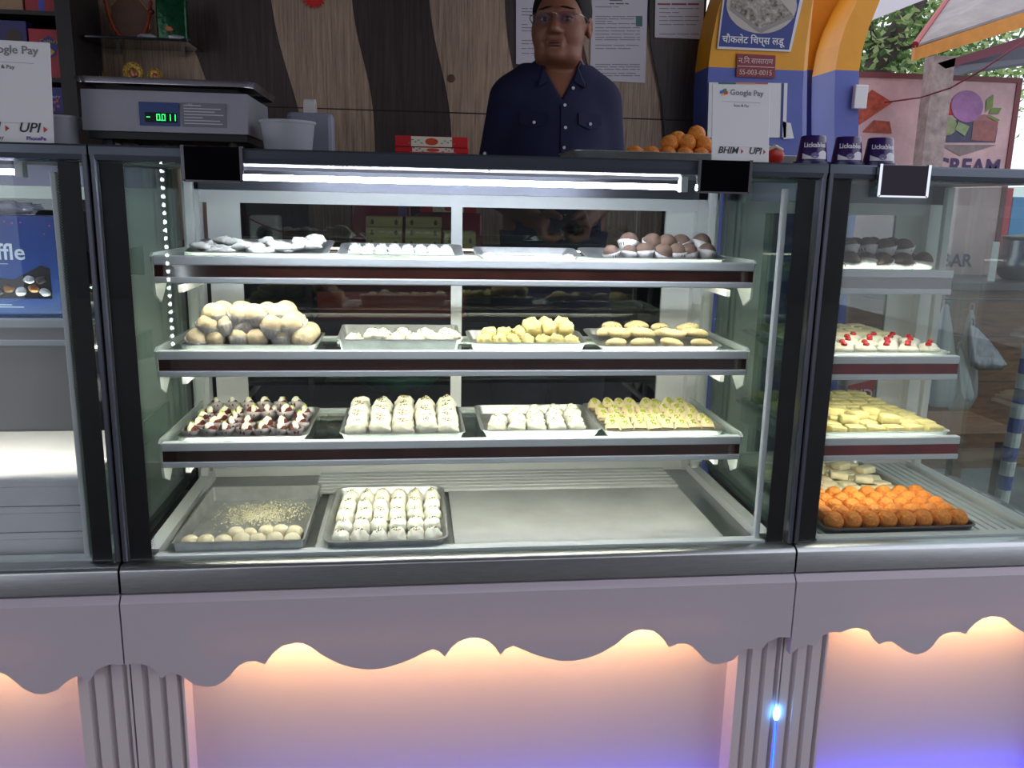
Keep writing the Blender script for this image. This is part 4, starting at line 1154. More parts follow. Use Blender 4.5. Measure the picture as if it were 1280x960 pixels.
sh = {-1: np.array([-0.128, 0.02, 0.890]), 1: np.array([0.126, 0.02, 0.890])}
el = {-1: np.array([-0.172, 0.055, 0.655]), 1: np.array([0.166, 0.055, 0.660])}
wr = {-1: np.array([-0.088, -0.165, 0.575]), 1: np.array([0.066, -0.165, 0.577])}
def torso(v, g):
    v.ell((0, 0.02, 0.79), (0.150 + g, 0.105 + g, 0.19 + g), 0.03)
    v.cone((-0.095, 0.025, 0.900), (0.095, 0.025, 0.900), 0.052 + g, 0.052 + g, 0.05)
    v.cone((-0.05, 0.03, 0.940), (0.05, 0.03, 0.940), 0.045 + g, 0.045 + g, 0.05)
    v.ell((0, -0.005, 0.56), (0.145 + g, 0.130 + g, 0.22 + g), 0.05)
    v.ell((0, 0.015, 0.36), (0.163 + g, 0.118 + g, 0.15 + g), 0.05)
b = Vox((-0.30, -0.34, MZ0 - 0.01), (0.30, 0.24, 1.24), 0.0037)
torso(b, 0)
for s_ in (-1, 1):
    b.cone(sh[s_], el[s_], 0.048, 0.040, 0.03)
    mid = el[s_] * .7 + wr[s_] * .3
    b.cone(el[s_], mid, 0.041, 0.041, 0.02)
    b.cone(mid, wr[s_], 0.041, 0.026, 0.02)
    b.cone((s_ * 0.085, 0.02, 0.30), (s_ * 0.09, 0.0, -0.12), 0.083, 0.056, 0.03)
    b.cone((s_ * 0.09, 0.0, -0.12), (s_ * 0.095, 0.03, MZ0 + 0.07), 0.054, 0.036, 0.02)
    b.cone((s_ * 0.095, 0.045, MZ0 + 0.036), (s_ * 0.105, -0.12, MZ0 + 0.026), 0.035, 0.026, 0.02)
# neck and head
b.cone((0, 0.035, 0.905), H(0, 0.028, -0.055), 0.064, 0.056, 0.025)
E_ = lambda c, r, k=0.012, m='u': b.ell(H(*c), (r[0], r[1], r[2] * ZS), k, m, YAW)
C_ = lambda a, c, ra, rb, k=0.008, m='u': b.cone(H(*a), H(*c), ra, rb, k, m)
E_((0, .014, .032), (.073, .090, .086))
E_((0, -.022, -.028), (.067, .070, .086), 0.02)
E_((0, -.026, -.076), (.057, .054, .040), 0.02)
for s_ in (-1, 1):
    E_((s_ * .038, -.050, -.038), (.030, .031, .040), 0.015)
    E_((s_ * .030, -.040, -.092), (.030, .034, .024), 0.02)
E_((0, -.074, -.094), (.024, .020, .018), 0.015)
for s_ in (-1, 1):
    E_((s_ * .030, -.094, .000), (.019, .014, .012), 0.010, 'd')
    E_((s_ * .030, -.0755, .000), (.0155, .0130, .0125), 0.004)
    C_((s_ * .010, -.088, .020), (s_ * .046, -.074, .021), .009, .008, 0.010)
    E_((s_ * .075, .016, -.006), (.011, .019, .030), 0.006)
    E_((s_ * .082, .010, -.004), (.004, .010, .018), 0.004, 'd')
    E_((s_ * .0125, -.094, -.034), (.0075, .0085, .0070), 0.006)
    C_((s_ * .024, -.0865, -.042), (s_ * .031, -.0775, -.062), .0012, .0010, 0.006, 'd')
C_((0, -.086, .012), (0, -.104, -.028), .0075, .0110, 0.010)
E_((0, -.104, -.031), (.0125, .0110, .0100), 0.006)
C_((-.018, -.086, -.0600), (.018, -.086, -.0600), .0058, .0058, 0.006)
C_((-.016, -.085, -.0705), (.016, -.085, -.0705), .0066, .0066, 0.006)
C_((-.023, -.0915, -.0650), (.023, -.0915, -.0650), .0016, .0016, 0.003, 'd')
# hands around the phone
PH = np.array([-0.011, -0.246, 0.556])
for s_ in (-1, 1):
    w0 = wr[s_]
    pc = np.array([PH[0] + s_ * 0.054, -0.222, 0.556])
    b.cone(w0, pc + [0, 0.012, 0.004], 0.025, 0.022, 0.012)
    b.ell(pc, (0.017, 0.040, 0.029), 0.012)
    t0, t1, t2 = pc + [s_ * -0.002, -0.006, 0.022], pc + [s_ * -0.012, -0.034, 0.034], pc + [s_ * -0.036, -0.050, 0.022]
    b.cone(t0, t1, 0.0125, 0.0105, 0.008); b.cone(t1, t2, 0.0105, 0.0085, 0.004)
    for i in range(4):
        yy = -0.258 + 0.0198 * i
        ln = (0.92, 1.0, 0.97, 0.8)[i]
        q0 = np.array([pc[0] + s_ * 0.003, yy, 0.552]); q1 = np.array([pc[0] - s_ * 0.002, yy - .002, 0.531 - .001 * i])
        q2 = np.array([pc[0] - s_ * 0.026 * ln, yy - .003, 0.523]); q3 = np.array([pc[0] - s_ * 0.046 * ln, yy - .002, 0.531])
        b.cone(q0, q1, 0.0105, 0.0100, 0.004); b.cone(q1, q2, 0.0098, 0.0090, 0.002); b.cone(q2, q3, 0.0090, 0.0078, 0.002)
body = vox_object(b, 'body', SKIN, man, 1)
# shirt
v = Vox((-0.30, -0.20, 0.18), (0.30, 0.20, 1.03), 0.005)
torso(v, 0.011)
for s_ in (-1, 1):
    e_ = el[s_] * 0.97 + sh[s_] * 0.03
    v.cone(sh[s_], e_, 0.059, 0.053, 0.03)
v.cone((0, 0.035, 0.93), (0, 0.040, 0.985), 0.074, 0.068, 0.02)
# open neck: a wedge cut down to the first button
def wedge(X, Y, Z):
    hw = np.clip((Z - 0.885) * 0.55, -0.02, 0.075)
    return np.maximum(np.abs(X - 0.0) - hw, Y + 0.0 * Z + 0.010)
v.op((-0.1, -0.2, 0.86), (0.1, 0.02, 1.03), wedge, 0.004, 'd')
v.cone((0, 0.035, 0.90), H(0, 0.028, -0.02), 0.066, 0.060, 0.004, 'd')
v.op((-0.3, -0.3, 0.98), (0.3, 0.3, 1.05), lambda X, Y, Z: 0 * X + 0 * Y + (0.985 + 0.12 * Y - Z) , 0.004, 'd')
v.op((-0.3, -0.3, 0.15), (0.3, 0.3, 0.25), lambda X, Y, Z: 0 * X + 0 * Y + (Z - 0.22), 0.004, 'd')
for s_ in (-1, 1):   # sleeve ends above the elbow
    d = (el[s_] - sh[s_]) / np.linalg.norm(el[s_] - sh[s_]); p0 = el[s_] - d * 0.004
    v.op((s_ * .18 - .09, -.1, .56), (s_ * .18 + .09, .16, .69), lambda X, Y, Z, d=d, p0=p0, s_=s_: np.maximum(-((X - p0[0]) * d[0] + (Y - p0[1]) * d[1] + (Z - p0[2]) * d[2]), 0.118 - np.abs(X) + 0 * Y + 0 * Z), 0.003, 'd')
shirt = vox_object(v, 'shirt', NAVY, man, 2)
# surface finder for details on the shirt front
def front(x, z, off=0.0015):
    V_ = FRONTV
    d = (V_[:, 0] - x) ** 2 + (V_[:, 2] - z) ** 2
    c = np.argsort(d)[:12]
    return float(V_[c, 1].min()) - off
FRONTV = np.array([q.co[:] for q in shirt.data.vertices]); FRONTV = FRONTV[FRONTV[:, 1] < 0.03]
def patch(poly, name, mt, parent, off=0.002, th=0.003):
    n = len(poly)
    Vf = [(x, front(x, z, off), z) for x, z in poly]; Vb = [(x, y + th, z) for x, y, z in Vf]
    return MB().add(Vf + Vb, [tuple(range(n)), tuple(range(2 * n - 1, n - 1, -1))] + [(i, i + n, (i + 1) % n + n, (i + 1) % n) for i in range(n)]).build(name, mt, parent, local=True)
def strip_patch(xs0, xs1, zs, name, mt, parent, off=0.002):
    V_ = []; Fs = []
    for z, a, c in zip(zs, xs0, xs1):
        for t_ in (0, .5, 1):
            x = a + (c - a) * t_
            V_.append((x, front(x, z, off), z))
    n = len(zs)
    for i in range(n - 1):
        for j in (0, 1): Fs.append((i * 3 + j, i * 3 + j + 1, (i + 1) * 3 + j + 1, (i + 1) * 3 + j))
    return MB().add(V_, Fs).build(name, mt, parent, smooth=True, local=True)
zs = np.linspace(0.872, 0.24, 26)
strip_patch([-0.006 + 0.002] * 26, [0.022 + 0.002] * 26, zs, 'button_placket', NAVY, shirt, 0.003)
BTN = mat('pearl_button', (206, 206, 214), 0.2, coat=0.5)
for x, z in ((0.030, 0.914), (0.006, 0.868), (0.008, 0.810), (0.005, 0.758), (0.006, 0.70), (0.006, 0.64), (0.006, 0.58), (0.006, 0.52), (0.078, 0.822), (-0.075, 0.822)):
    y = front(x, z, 0.004)
    MB().cyl((x, y - .0012, z), (x, y + .003, z), 0.0042, n=12).build('button', BTN, shirt, local=True)
for s_ in (-1, 1):
    x = s_ * 0.196 - .004; z = 0.742
    MB().cyl((x, -0.018, z), (x, -0.012, z), 0.0045, n=12).build('button', BTN, shirt, local=True) if s_ < 0 else None
    xa, xb = (0.045, 0.112) if s_ > 0 else (-0.110, -0.042)
    patch([(xa, 0.850), (xb, 0.848), (xb, 0.818), ((xa + xb) / 2, 0.808), (xa, 0.820)], 'pocket_flap', NAVY, shirt, 0.004)
    # collar wing
    cw = MB()
    A = [(s_ * 0.058, -0.012, 0.995), (s_ * 0.075, 0.02, 0.985), (s_ * 0.082, -0.020, 0.957), (s_ * 0.064, -0.068, 0.915), (s_ * 0.034, -0.060, 0.932), (s_ * 0.046, -0.042, 0.968)]
    q = [(x, y - 0.006, z) for x, y, z in A]; q2 = [(x, y + .004, z) for x, y, z in q]; n = len(q)
    cw.add(q + q2, [tuple(range(n)), tuple(range(2 * n - 1, n - 1, -1))] + [(i, i + n, (i + 1) % n + n, (i + 1) % n) for i in range(n)])
    cw.build('collar', NAVY, shirt, local=True)
# trousers
v = Vox((-0.22, -0.18, MZ0 + 0.03), (0.22, 0.18, 0.42), 0.008)
v.ell((0, 0.015, 0.30), (0.172, 0.126, 0.12), 0.03)
for s_ in (-1, 1):
    v.cone((s_ * 0.085, 0.02, 0.28), (s_ * 0.09, 0.0, -0.12), 0.092, 0.068, 0.03)
    v.cone((s_ * 0.09, 0.0, -0.12), (s_ * 0.095, 0.03, MZ0 + 0.09), 0.068, 0.056, 0.02)
vox_object(v, 'trousers', mat('dark_trousers', (34, 34, 44), 0.85), man, 1)
# hair
v = Vox((-0.13, -0.15, 0.98), (0.13, 0.15, 1.21), 0.0036)
v.ell(H(0, .020, .038), (.081, .096, .088 * ZS), 0.01, 'u', YAW)
v.ell(H(0, -.030, .092), (.060, .055, .028 * ZS), 0.02, 'u', YAW)
v.ell(H(0, -.070, .005), (.064, .062, .068 * ZS), 0.012, 'd', YAW)
v.ell(H(0, -.035, -.075), (.10, .085, .065 * ZS), 0.01, 'd', YAW)
for s_ in (-1, 1): v.ell(H(s_ * .085, .016, -.012), (.018, .022, .034), 0.006, 'd', YAW)
v.ell(H(0, 0, -.125), (.2, .2, .085), 0.01, 'd')
vox_object(v, 'hair', HAIR, man, 1)
FV = np.array([q.co[:] for q in body.data.vertices])
def face_y(x, z):
    p = np.array(H(x, -.085, z)); d = np.linalg.norm(FV - p, axis=1); c = np.argmin(d); return FV[c]
for s_ in (-1, 1):
    pts = []
    for t_ in np.linspace(0, 1, 6):
        x = s_ * (0.012 + 0.036 * t_); z = 0.0235 + 0.006 * math.sin(t_ * 2.4)
        p = face_y(x, z); pts.append((p[0], p[1] - 0.0008, p[2]))
    MB().tube(pts, [.0022, .0032, .0034, .0030, .0022, .0012], 6).build('eyebrow', HAIR, man, smooth=True, local=True)
    e = H(s_ * .030, -.0765, -.0005)
    ey = MB().blob(e, (.0128, .0128, .0072), 16, 10).build('eye', mat('eye_white', (176, 166, 160), 0.3), man, smooth=True, local=True)
    gz = Vector((-0.15, -1, -0.20)).normalized()
    MB().blob((e[0] + gz.x * .0098, e[1] + gz.y * .0098, e[2] + gz.z * .002), (.0058, .0042, .0058), 12, 8).build('iris', mat('dark_iris', (24, 14, 10), 0.2), ey, smooth=True, local=True)
    lid = [(H(s_ * (.030 + .0155 * q), -.0885 + .0065 * abs(q) ** 2, .0072 - .0045 * q * q)) for q in np.linspace(-1, 1, 7)]
    MB().tube(lid, .0026, 6).build('eyelid', SKIN, man, smooth=True, local=True)
lp = [(H(.0205 * q, -.0935 + .006 * q * q, -.0655 - 0.0015 * q * q)) for q in np.linspace(-1, 1, 9)]
MB().tube([(p[0], p[1] + .0015, p[2] + .0042) for p in lp], [.0008, .0030, .0040, .0042, .0038, .0042, .0040, .0030, .0008], 8).build('upper_lip', mat('lip_brown', (112, 62, 56), 0.45), man, smooth=True, local=True)
MB().tube([(p[0], p[1] + .0015, p[2] - .0038) for p in lp], [.0008, .0030, .0042, .0046, .0046, .0046, .0042, .0030, .0008], 8).build('lower_lip', MATS['lip_brown'], man, smooth=True, local=True)
# glasses
gl = thing('q', '', '') ; bpy.data.objects.remove(gl)
WIRE = mat('silver_wire', (190, 180, 170), 0.2, 1.0)
fr = MB().tube([H(-.008, -.108, .006), H(-.003, -.1125, .010), H(.003, -.1125, .010), H(.008, -.108, .006)], 0.0010, 6).build('glasses', WIRE, man, smooth=True, local=True)
for s_ in (-1, 1):
    n = 24
    rim = []
    for i in range(n):
        a = 2 * math.pi * i / n
        x = .0245 * math.copysign(abs(math.cos(a)) ** .75, math.cos(a)); z = .0165 * math.copysign(abs(math.sin(a)) ** .75, math.sin(a))
        rim.append(H(s_ * .0325 + x, -.1080 + .10 * (abs(s_ * .0325 + x) - .01) ** 1.0 * .18 + .00, -.003 + z))
    r2 = [(p[0], p[1] + .0014, p[2]) for p in rim]
    ln = MB().add(rim + r2, [tuple(range(n)), tuple(range(2 * n - 1, n - 1, -1))] + [(i, i + n, (i + 1) % n + n, (i + 1) % n) for i in range(n)]).build('lens', glass('spectacle_lens', (238, 234, 246), 0.08, 0.9), fr, local=True)
    MB().tube([H(s_ * .055, -.104, .006), H(s_ * .066, -.094, .007), H(s_ * .074, -.06, .007), H(s_ * .0785, .0, .006), H(s_ * .077, .022, -.002)], 0.0013, 6).build('temple', WIRE, fr, smooth=True, local=True)
# phone in his hands: a thing of its own
ph = thing('phone', 'dark phone held in both hands of the man behind the counter', 'phone', (MX + PH[0], MY + PH[1], PH[2]), rot=(0.22, 0, 0))
RB(-0.038, 0.038, -0.04, 0.11, -0.0045, 0.0040, r=.003).build('phone_body', mat('phone_black', (14, 14, 20), 0.3), ph, local=True)
B(-0.034, 0.034, -0.036, 0.106, 0.0040, 0.0046).build('screen', mat('phone_screen', (8, 8, 12), 0.08), ph, local=True)
# ------------------------------------------------------------------ papers and small things on the back wall
def quad_px(pts, Y): return [(P(x, y, Y)[0], P(x, y, Y)[2]) for x, y in pts]
def sheet(name, label, cat, pts, Y, mt, th=0.003):
    t = thing(name, label, cat, (P(*pts[0], Y)[0], Y, min(P(x, y, Y)[2] for x, y in pts)))
    MB().prism(quad_px(pts, Y), 'y', Y - th, Y).build('sheet', mt, t)
    return t
WYF = WY - 0.005
def print_lines(t, x0, x1, ys, Y, mt, h=1.1, seed=0):
    rnd = random.Random(seed); q = MB()
    for y in ys:
        a = x0
        while a < x1 - 3:
            b_ = min(x1, a + rnd.uniform(6, 22)); p = quad_px([(a, y), (b_, y + .2), (b_, y + h + .2), (a, y + h)], Y)
            q.add([(u, Y, w) for u, w in p], [(0, 1, 2, 3)]); a = b_ + 1.5
            if rnd.random() < .12: break
    o = q.build('printed_text', mt, t); o['kind'] = 'stuff'
DIM = mat('laminated_paper', (206, 200, 210), 0.28)
FAINT = mat('faint_print', (138, 134, 146), 0.5)
pp = sheet('notice_paper', 'white notice paper partly hidden behind the head of the man', 'paper', [(645, -40), (674, -40), (674, 82), (645, 80)], WYF, DIM)
print_lines(pp, 652, 668, [10, 14, 18, 30, 34, 38, 50, 54, 60, 66], WYF - .0035, FAINT, seed=1)
pp = sheet('certificate', 'large laminated certificate with a small photo right of the man', 'certificate', [(741, -50), (811, -50), (806, 104), (737, 100)], WYF, DIM)
print_lines(pp, 744, 800, [8, 20, 23, 26, 29, 34, 38, 42, 46, 49, 56, 60, 80, 83, 86, 91, 94], WYF - .0035, FAINT, seed=2)
print_lines(pp, 762, 786, [-4, 0, 4], WYF - .0035, INK, seed=3)
MB().prism(quad_px([(795, 20), (803, 20), (803, 33), (795, 33)], WYF - .0035), 'y', WYF - .004, WYF - .0032).build('photo_print', mat('photo_teal', (60, 110, 110), .4), pp)
pp = sheet('licence_paper', 'smaller laminated licence paper at the right end of the wood wall', 'paper', [(820, -50), (882, -50), (878, 49), (818, 47)], WYF, DIM)
print_lines(pp, 824, 874, [-2, 10, 15, 20, 25, 30, 42], WYF - .0035, FAINT, seed=4)
print_lines(pp, 822, 874, [4], WYF - .0035, mat('red_print', (150, 60, 66), .5), h=2.2, seed=5)
cw = MB().tube([P(812, -60, WYF - .006), P(812, 20, WYF - .006), P(813, 55, WYF - .006), P(820, 90, WYF - .006), P(827, 125, WYF - .006), P(831, 175, WYF - .006), P(833, 230, WYF - .006), P(834, 300, WYF - .006)], 0.0032, 8).build('wall_cable', DARK, smooth=True)
tag(cw, 'thin black cable running down the wall past the certificate', 'cable')
st = MB(); c_ = P(392, -6, WYF)
pts = []
for i in range(40):
    a = math.pi * i / 20; r_ = (0.043, 0.030)[i % 2]; pts.append((c_[0] + r_ * math.cos(a), c_[2] + r_ * math.sin(a)))
st.prism(pts, 'y', WYF - .003, WYF)
tag(st.build('sunburst_sticker', mat('sticker_red', (206, 30, 24), .5)), 'red sunburst sticker at the top of the light wood stripe', 'sticker')
kn = MB().lathe([(0.013, 0), (0.013, .002), (.006, .004)], 16).build('veneer_knot', mat('knot_brown', (92, 60, 48), .6), wall_back, local=True)
q = P(564, 98, WYF); kn.rotation_euler = (math.pi / 2, 0, 0); o_ = origin_of(wall_back); kn.location = (q[0] - o_[0], q[1] - o_[1], q[2] - o_[2])

# ------------------------------------------------------------------ rack with chocolate boxes at the left
BLACKWOOD = mat('black_rack_wood', (36, 30, 30), 0.5, var=.3, vscale=6, vstretch=(6, 6, .6))
rk = thing('wall_rack', 'dark wooden rack of chocolate boxes at the upper left', 'rack', (-0.8, 1.47, FLOOR))
B(-0.535, -0.492, 1.35, 1.59, FLOOR, 2.04).build('upright', BLACKWOOD, rk)
B(-1.30, -0.535, 1.575, 1.595, FLOOR, 2.04).build('back_panel', mat('rack_back', (18, 14, 18), .7), rk)
for z in (0.845, 0.945, 1.130):
    B(-1.30, -0.535, 1.36, 1.575, z - 0.012, z).build('rack_shelf', BLACKWOOD, rk)
def choc(label, x0, x1, z0, z1, col, y0=1.385, d=0.05):
    t = thing('chocolate_box', label, 'box', ((x0 + x1) / 2, y0 + d / 2, z0), 'chocolate boxes in the rack')
    RB(x0, x1, y0, y0 + d, z0, z1, r=.0015).build('carton_body', mat('choc_%d_%d' % (col[0], col[2]), col, .4, var=.2, vscale=14), t)
    return t
VIO = mat('violet_label', (52, 36, 130), .4); GOLDP = mat('gold_print', (206, 160, 70), .35)
choc('plain tan carton on the top rack level', -0.80, -0.636, 1.131, 1.25, (170, 132, 96))
t = choc('red box with blue ribbon print on the top rack level', -0.630, -0.545, 1.131, 1.25, (176, 28, 50))
B(-0.592, -0.575, 1.3842, 1.386, 1.133, 1.248).build('ribbon_print', mat('ribbon_blue', (70, 80, 190), .4), t)
t = choc('dark violet chocolate box behind the left payment card', -0.80, -0.632, 0.946, 1.105, (50, 36, 108))
B(-0.80, -0.640, 1.3842, 1.386, 0.948, 0.985).build('orange_stripe', mat('stripe_orange', (206, 130, 60), .4), t)
MB().prism([(-0.668 + .022 * math.cos(a), 1.055 + .026 * math.sin(a)) for a in np.linspace(0, 6.28, 17)[:-1]], 'y', 1.3842, 1.386).build('chocolate_print', mat('choc_print', (60, 36, 30), .4), t)
t = choc('red chocolate box with violet diamond label in the rack', -0.628, -0.540, 0.946, 1.085, (180, 26, 50))
MB().prism([(-0.605, 0.985), (-0.556, 1.012), (-0.545, 1.045), (-0.570, 1.066), (-0.600, 1.05)], 'y', 1.3842, 1.386).build('violet_label', VIO, t)
lettering('Cadbury', 0.015, GOLDP, t, -0.572, 1.3836, 1.046, shear=.2)
MB().prism([(-0.587, 1.022), (-0.572, 1.034), (-0.557, 1.022), (-0.572, 1.008)], 'y', 1.3836, 1.3842).build('gold_diamond', GOLDP, t)
q = MB().blob((-0.590, 1.383, 0.985), (.022, .004, .012), 12, 8, .5, 80, 3).build('foil_print', mat('foil_pink', (180, 130, 150), .25, .5), t)
t = choc('blue chocolate box on the lowest rack level', -0.632, -0.542, 0.846, 0.922, (40, 44, 140))
lettering('Cadbury', 0.015, mat('choc_white', (200, 190, 220), .4), t, -0.580, 1.3836, 0.890, shear=.2)
for i, (dx, dz) in enumerate(((0, 0), (.012, .008), (.022, -.002), (.008, -.012), (.02, .012))):
    B(-0.583 + dx - .004, -0.583 + dx + .004, 1.3836, 1.386, 0.870 + dz - .004, 0.870 + dz + .004).build('sweet_print', mat('print_rose', (190, 90, 100), .4), t)

# glass shelf with a garlanded frame and a green packet
gs = thing('glass_wall_shelf', 'dark glass wall shelf carrying the garlanded frame', 'shelf', (-0.33, 1.5, 1.068))
RB(-0.485, -0.178, 1.40, 1.594, 1.068, 1.076, r=.002).build('shelf_plate', mat('dark_shelf_glass', (20, 24, 30), .08, coat=.5), gs)
B(-0.44, -0.43, 1.57, 1.594, 1.050, 1.068).build('shelf_clip', CHROME, gs); B(-0.24, -0.23, 1.57, 1.594, 1.050, 1.068).build('shelf_clip', CHROME, gs)
fr_ = thing('garland_frame', 'brown gilded frame hung with a dried flower garland', 'frame', (-0.38, 1.5, 1.0765))
c_ = (-0.372, 1.150)
oc = [(c_[0] + .062 * math.cos(a), c_[1] + .0735 * math.sin(a)) for a in np.linspace(math.pi / 8, 2 * math.pi + math.pi / 8, 9)[:-1]]
mz = min(z for x, z in oc); oc = [(x, z - mz + 1.0765) for x, z in oc]
MB().prism(oc, 'y', 1.50, 1.512).build('frame_panel', mat('frame_brown', (92, 58, 40), .5, var=.3, vscale=30), fr_)
MB().tube([(x, 1.499, z) for x, z in oc + oc[:1]], 0.0026, 6).build('gilt_edge', mat('gilt', (160, 110, 60), .35, .6), fr_)
gar = [(-0.440, 1.496, 1.20), (-0.432, 1.494, 1.150), (-0.418, 1.494, 1.110), (-0.395, 1.494, 1.084)]
for gg in (gar, [(-0.744 - x - .0, y, z) for x, y, z in gar]):
    pts = []
    for i in range(len(gg) - 1):
        for t_ in np.linspace(0, 1, 6)[:-1]: pts.append(tuple(np.array(gg[i]) * (1 - t_) + np.array(gg[i + 1]) * t_))
    pts.append(gg[-1])
    MB().tube(pts, [.0065 if i % 2 else .0042 for i in range(len(pts))], 8).build('flower_garland', mat('dried_flowers', (160, 84, 44), .8, var=.5, vscale=70, tint=(170, 60, 50)), fr_, smooth=True)
MB().blob((-0.305, 1.490, 1.165), (.010, .008, .009), 10, 8, .1, 60).build('red_bead', mat('bead_red', (120, 40, 34), .4), fr_, smooth=True)
gp = thing('snack_packet', 'glossy dark green foil packet on the glass wall shelf', 'packet', (-0.23, 1.47, 1.0765))
q = MB().rbox(-0.282, -0.192, 1.455, 1.485, 1.0765, 1.205, r=.008, seg=3)
q.V = [(v_[0], v_[1] + .004 * mnoise.noise(Vector(v_) * 40), v_[2]) for v_ in q.V]
q.build('packet_body', mat('green_foil', (12, 74, 46), .22, .4, var=.6, vscale=40, bump=.8, bscale=40), gp, smooth=True)
MB().blob((-0.245, 1.4535, 1.112), (.012, .003, .008), 10, 6, .4, 90).build('orange_print', mat('pack_orange', (190, 110, 50), .4), gp)
MB().blob((-0.225, 1.4535, 1.088), (.024, .003, .008), 12, 6, .4, 90).build('silver_print', mat('pack_silver', (170, 176, 176), .3, .5), gp)
tag(MB().blob((-0.310, 1.46, 1.0865), (.030, .02, .010), 14, 8, .3, 50, flat=-.010).build('white_cloth', mat('cloth_white', (150, 154, 166), .7), smooth=True), 'crumpled pale cloth between the frame and the green packet', 'cloth')
ls = thing('small_ledge', 'narrow dark ledge behind the weighing scale', 'shelf', (-0.34, 1.52, 0.945))
B(-0.490, -0.20, 1.44, 1.595, 0.945, 0.955).build('ledge_board', BLACKWOOD, ls)
B(-0.36, -0.33, 1.55, 1.595, 0.915, 0.945).build('ledge_bracket', BLACKWOOD, ls)
GOLD = mat('worn_gold', (176, 140, 70), .35, .8, var=.5, vscale=120, bump=.8, bscale=150)
def medal(cx, r, lab):
    t = thing('gold_medallion', lab, 'ornament', (cx, 1.47, 0.955))
    MB().cyl((cx, 1.475, .955 + r), (cx, 1.485, .955 + r), r, n=28).build('disc', GOLD, t)
    for k in range(18):
        a = 2 * math.pi * k / 18
        MB().blob((cx + (r - .004) * math.cos(a), 1.4745, .955 + r + (r - .004) * math.sin(a)), (.003, .003, .003), 8, 5).build('rim_stud', GOLD, t, smooth=True)
    MB().blob((cx + .002, 1.474, .955 + r - .003), (r * .45, .006, r * .5), 12, 8, .4, 80).build('figure_relief', mat('copper_relief', (170, 110, 84), .4, .6), t, smooth=True)
medal(-0.367, .030, 'larger gold medallion with a figure behind the scale'); medal(-0.302, .022, 'smaller gold medallion behind the scale')
tr = thing('gold_trident', 'tiny gold three-pronged ornament behind the left of the scale', 'ornament', (-0.455, 1.47, .955))
for dx, h in ((-.010, .022), (0, .030), (.010, .022)):
    MB().tube([(-0.455 + dx * .5, 1.47, .957), (-0.455 + dx, 1.47, .966), (-0.455 + dx, 1.47, .955 + h)], [.0022, .0025, .0010], 8).build('prong', GOLD, tr, smooth=True)
MB().cyl((-0.455, 1.47, .955), (-0.455, 1.47, .958), .009, n=14).build('foot', GOLD, tr)

# ------------------------------------------------------------------ back counter seen through the sliding doors
bc = thing('back_counter', 'dark shelving unit behind the man, seen through the glass case', 'counter', (0.2, 1.42, FLOOR))
DK2 = mat('dark_laminate', (44, 40, 48), .5, var=.2, vscale=5)
B(-0.48, 1.45, 1.22, 1.59, 0.445, 0.465).build('top_board', DK2, bc); B(-0.48, 1.45, 1.22, 1.59, 0.225, 0.243).build('shelf_board', DK2, bc)
B(-0.48, 1.45, 1.22, 1.59, -0.03, -0.012).build('shelf_board', DK2, bc); B(-0.48, 1.45, 1.575, 1.592, FLOOR, 0.445).build('back_board', DK2, bc)
for x in (-0.48, 0.17, 0.80, 1.43): B(x, x + .018, 1.225, 1.575, FLOOR, 0.445).build('partition', DK2, bc)
YB = mat('cream_yellow_carton', (206, 190, 128), .55, var=.1, vscale=10)
def ybox(label, x0, x1, z0, z1, y0=1.245):
    t = thing('cream_carton', label, 'box', ((x0 + x1) / 2, y0 + .06, z0), 'cream cartons on the back counter')
    RB(x0, x1, y0, y0 + .12, z0, z1, r=.0015).build('carton_body', YB, t)
    for fx in (.17, .83):
        xx = x0 + (x1 - x0) * fx; zz = (z0 + z1) / 2
        MB().prism([(xx - .004, zz - .008), (xx + .004, zz - .008), (xx + .0055, zz), (xx, zz + .010), (xx - .0055, zz)], 'y', y0 - .0006, y0).build('brown_emblem', mat('emblem_brown', (110, 66, 40), .5), t)
    return t
for c, (x0, x1, nm) in enumerate(((0.352, 0.462, 'left'), (0.472, 0.582, 'right'))):
    for k in range(3):
        ybox('cream carton in the %s stack on the back counter, %s' % (nm, ('lowest', 'middle one', 'topmost')[k]), x0 + .001 * k, x1 + .001 * k, .4655 + k * .0325, .4655 + k * .0325 + .0315)
ybox('single cream carton right of the two stacks on the back counter', 0.592, 0.690, .4655, .520)
t = thing('wrapped_pack', 'film-wrapped magenta pack behind the cream cartons', 'pack', (0.40, 1.42, .4655))
RB(0.300, 0.490, 1.375, 1.45, .4655, .640, r=.008).build('pack_body', mat('magenta_wrap', (150, 24, 56), .25, var=.3, vscale=14, bump=.6, bscale=25, coat=.5), t, smooth=True)
B(0.45, 0.478, 1.373, 1.376, .56, .60).build('pack_label', mat('pack_lilac', (120, 100, 150), .4), t)
t = thing('wrapped_pack', 'second film-wrapped crimson pack beside the magenta one', 'pack', (0.57, 1.42, .4655))
RB(0.500, 0.72, 1.38, 1.45, .4655, .575, r=.008).build('pack_body', mat('crimson_wrap', (140, 26, 40), .25, var=.3, vscale=14, bump=.6, bscale=25, coat=.5), t, smooth=True)
carton('red and cream sweet box lying on the crimson pack', 0.52, 0.70, 1.378, 1.448, .576, .600)
t = thing('router_box', 'small white appliance with a round dark lens on the back counter', 'appliance', (0.05, 1.28, .4655))
RB(0.005, 0.092, 1.25, 1.33, .4655, .560, r=.010, seg=3).build('housing', mat('ivory_plastic', (190, 186, 180), .4), t, smooth='auto')
MB().cyl((0.050, 1.247, .505), (0.050, 1.252, .505), .024, n=24).build('lens_ring', mat('lens_grey', (90, 90, 100), .3), t)
MB().blob((0.050, 1.246, .505), (.018, .004, .018), 16, 8).build('lens', mat('lens_dark', (10, 10, 16), .1), t, smooth=True)
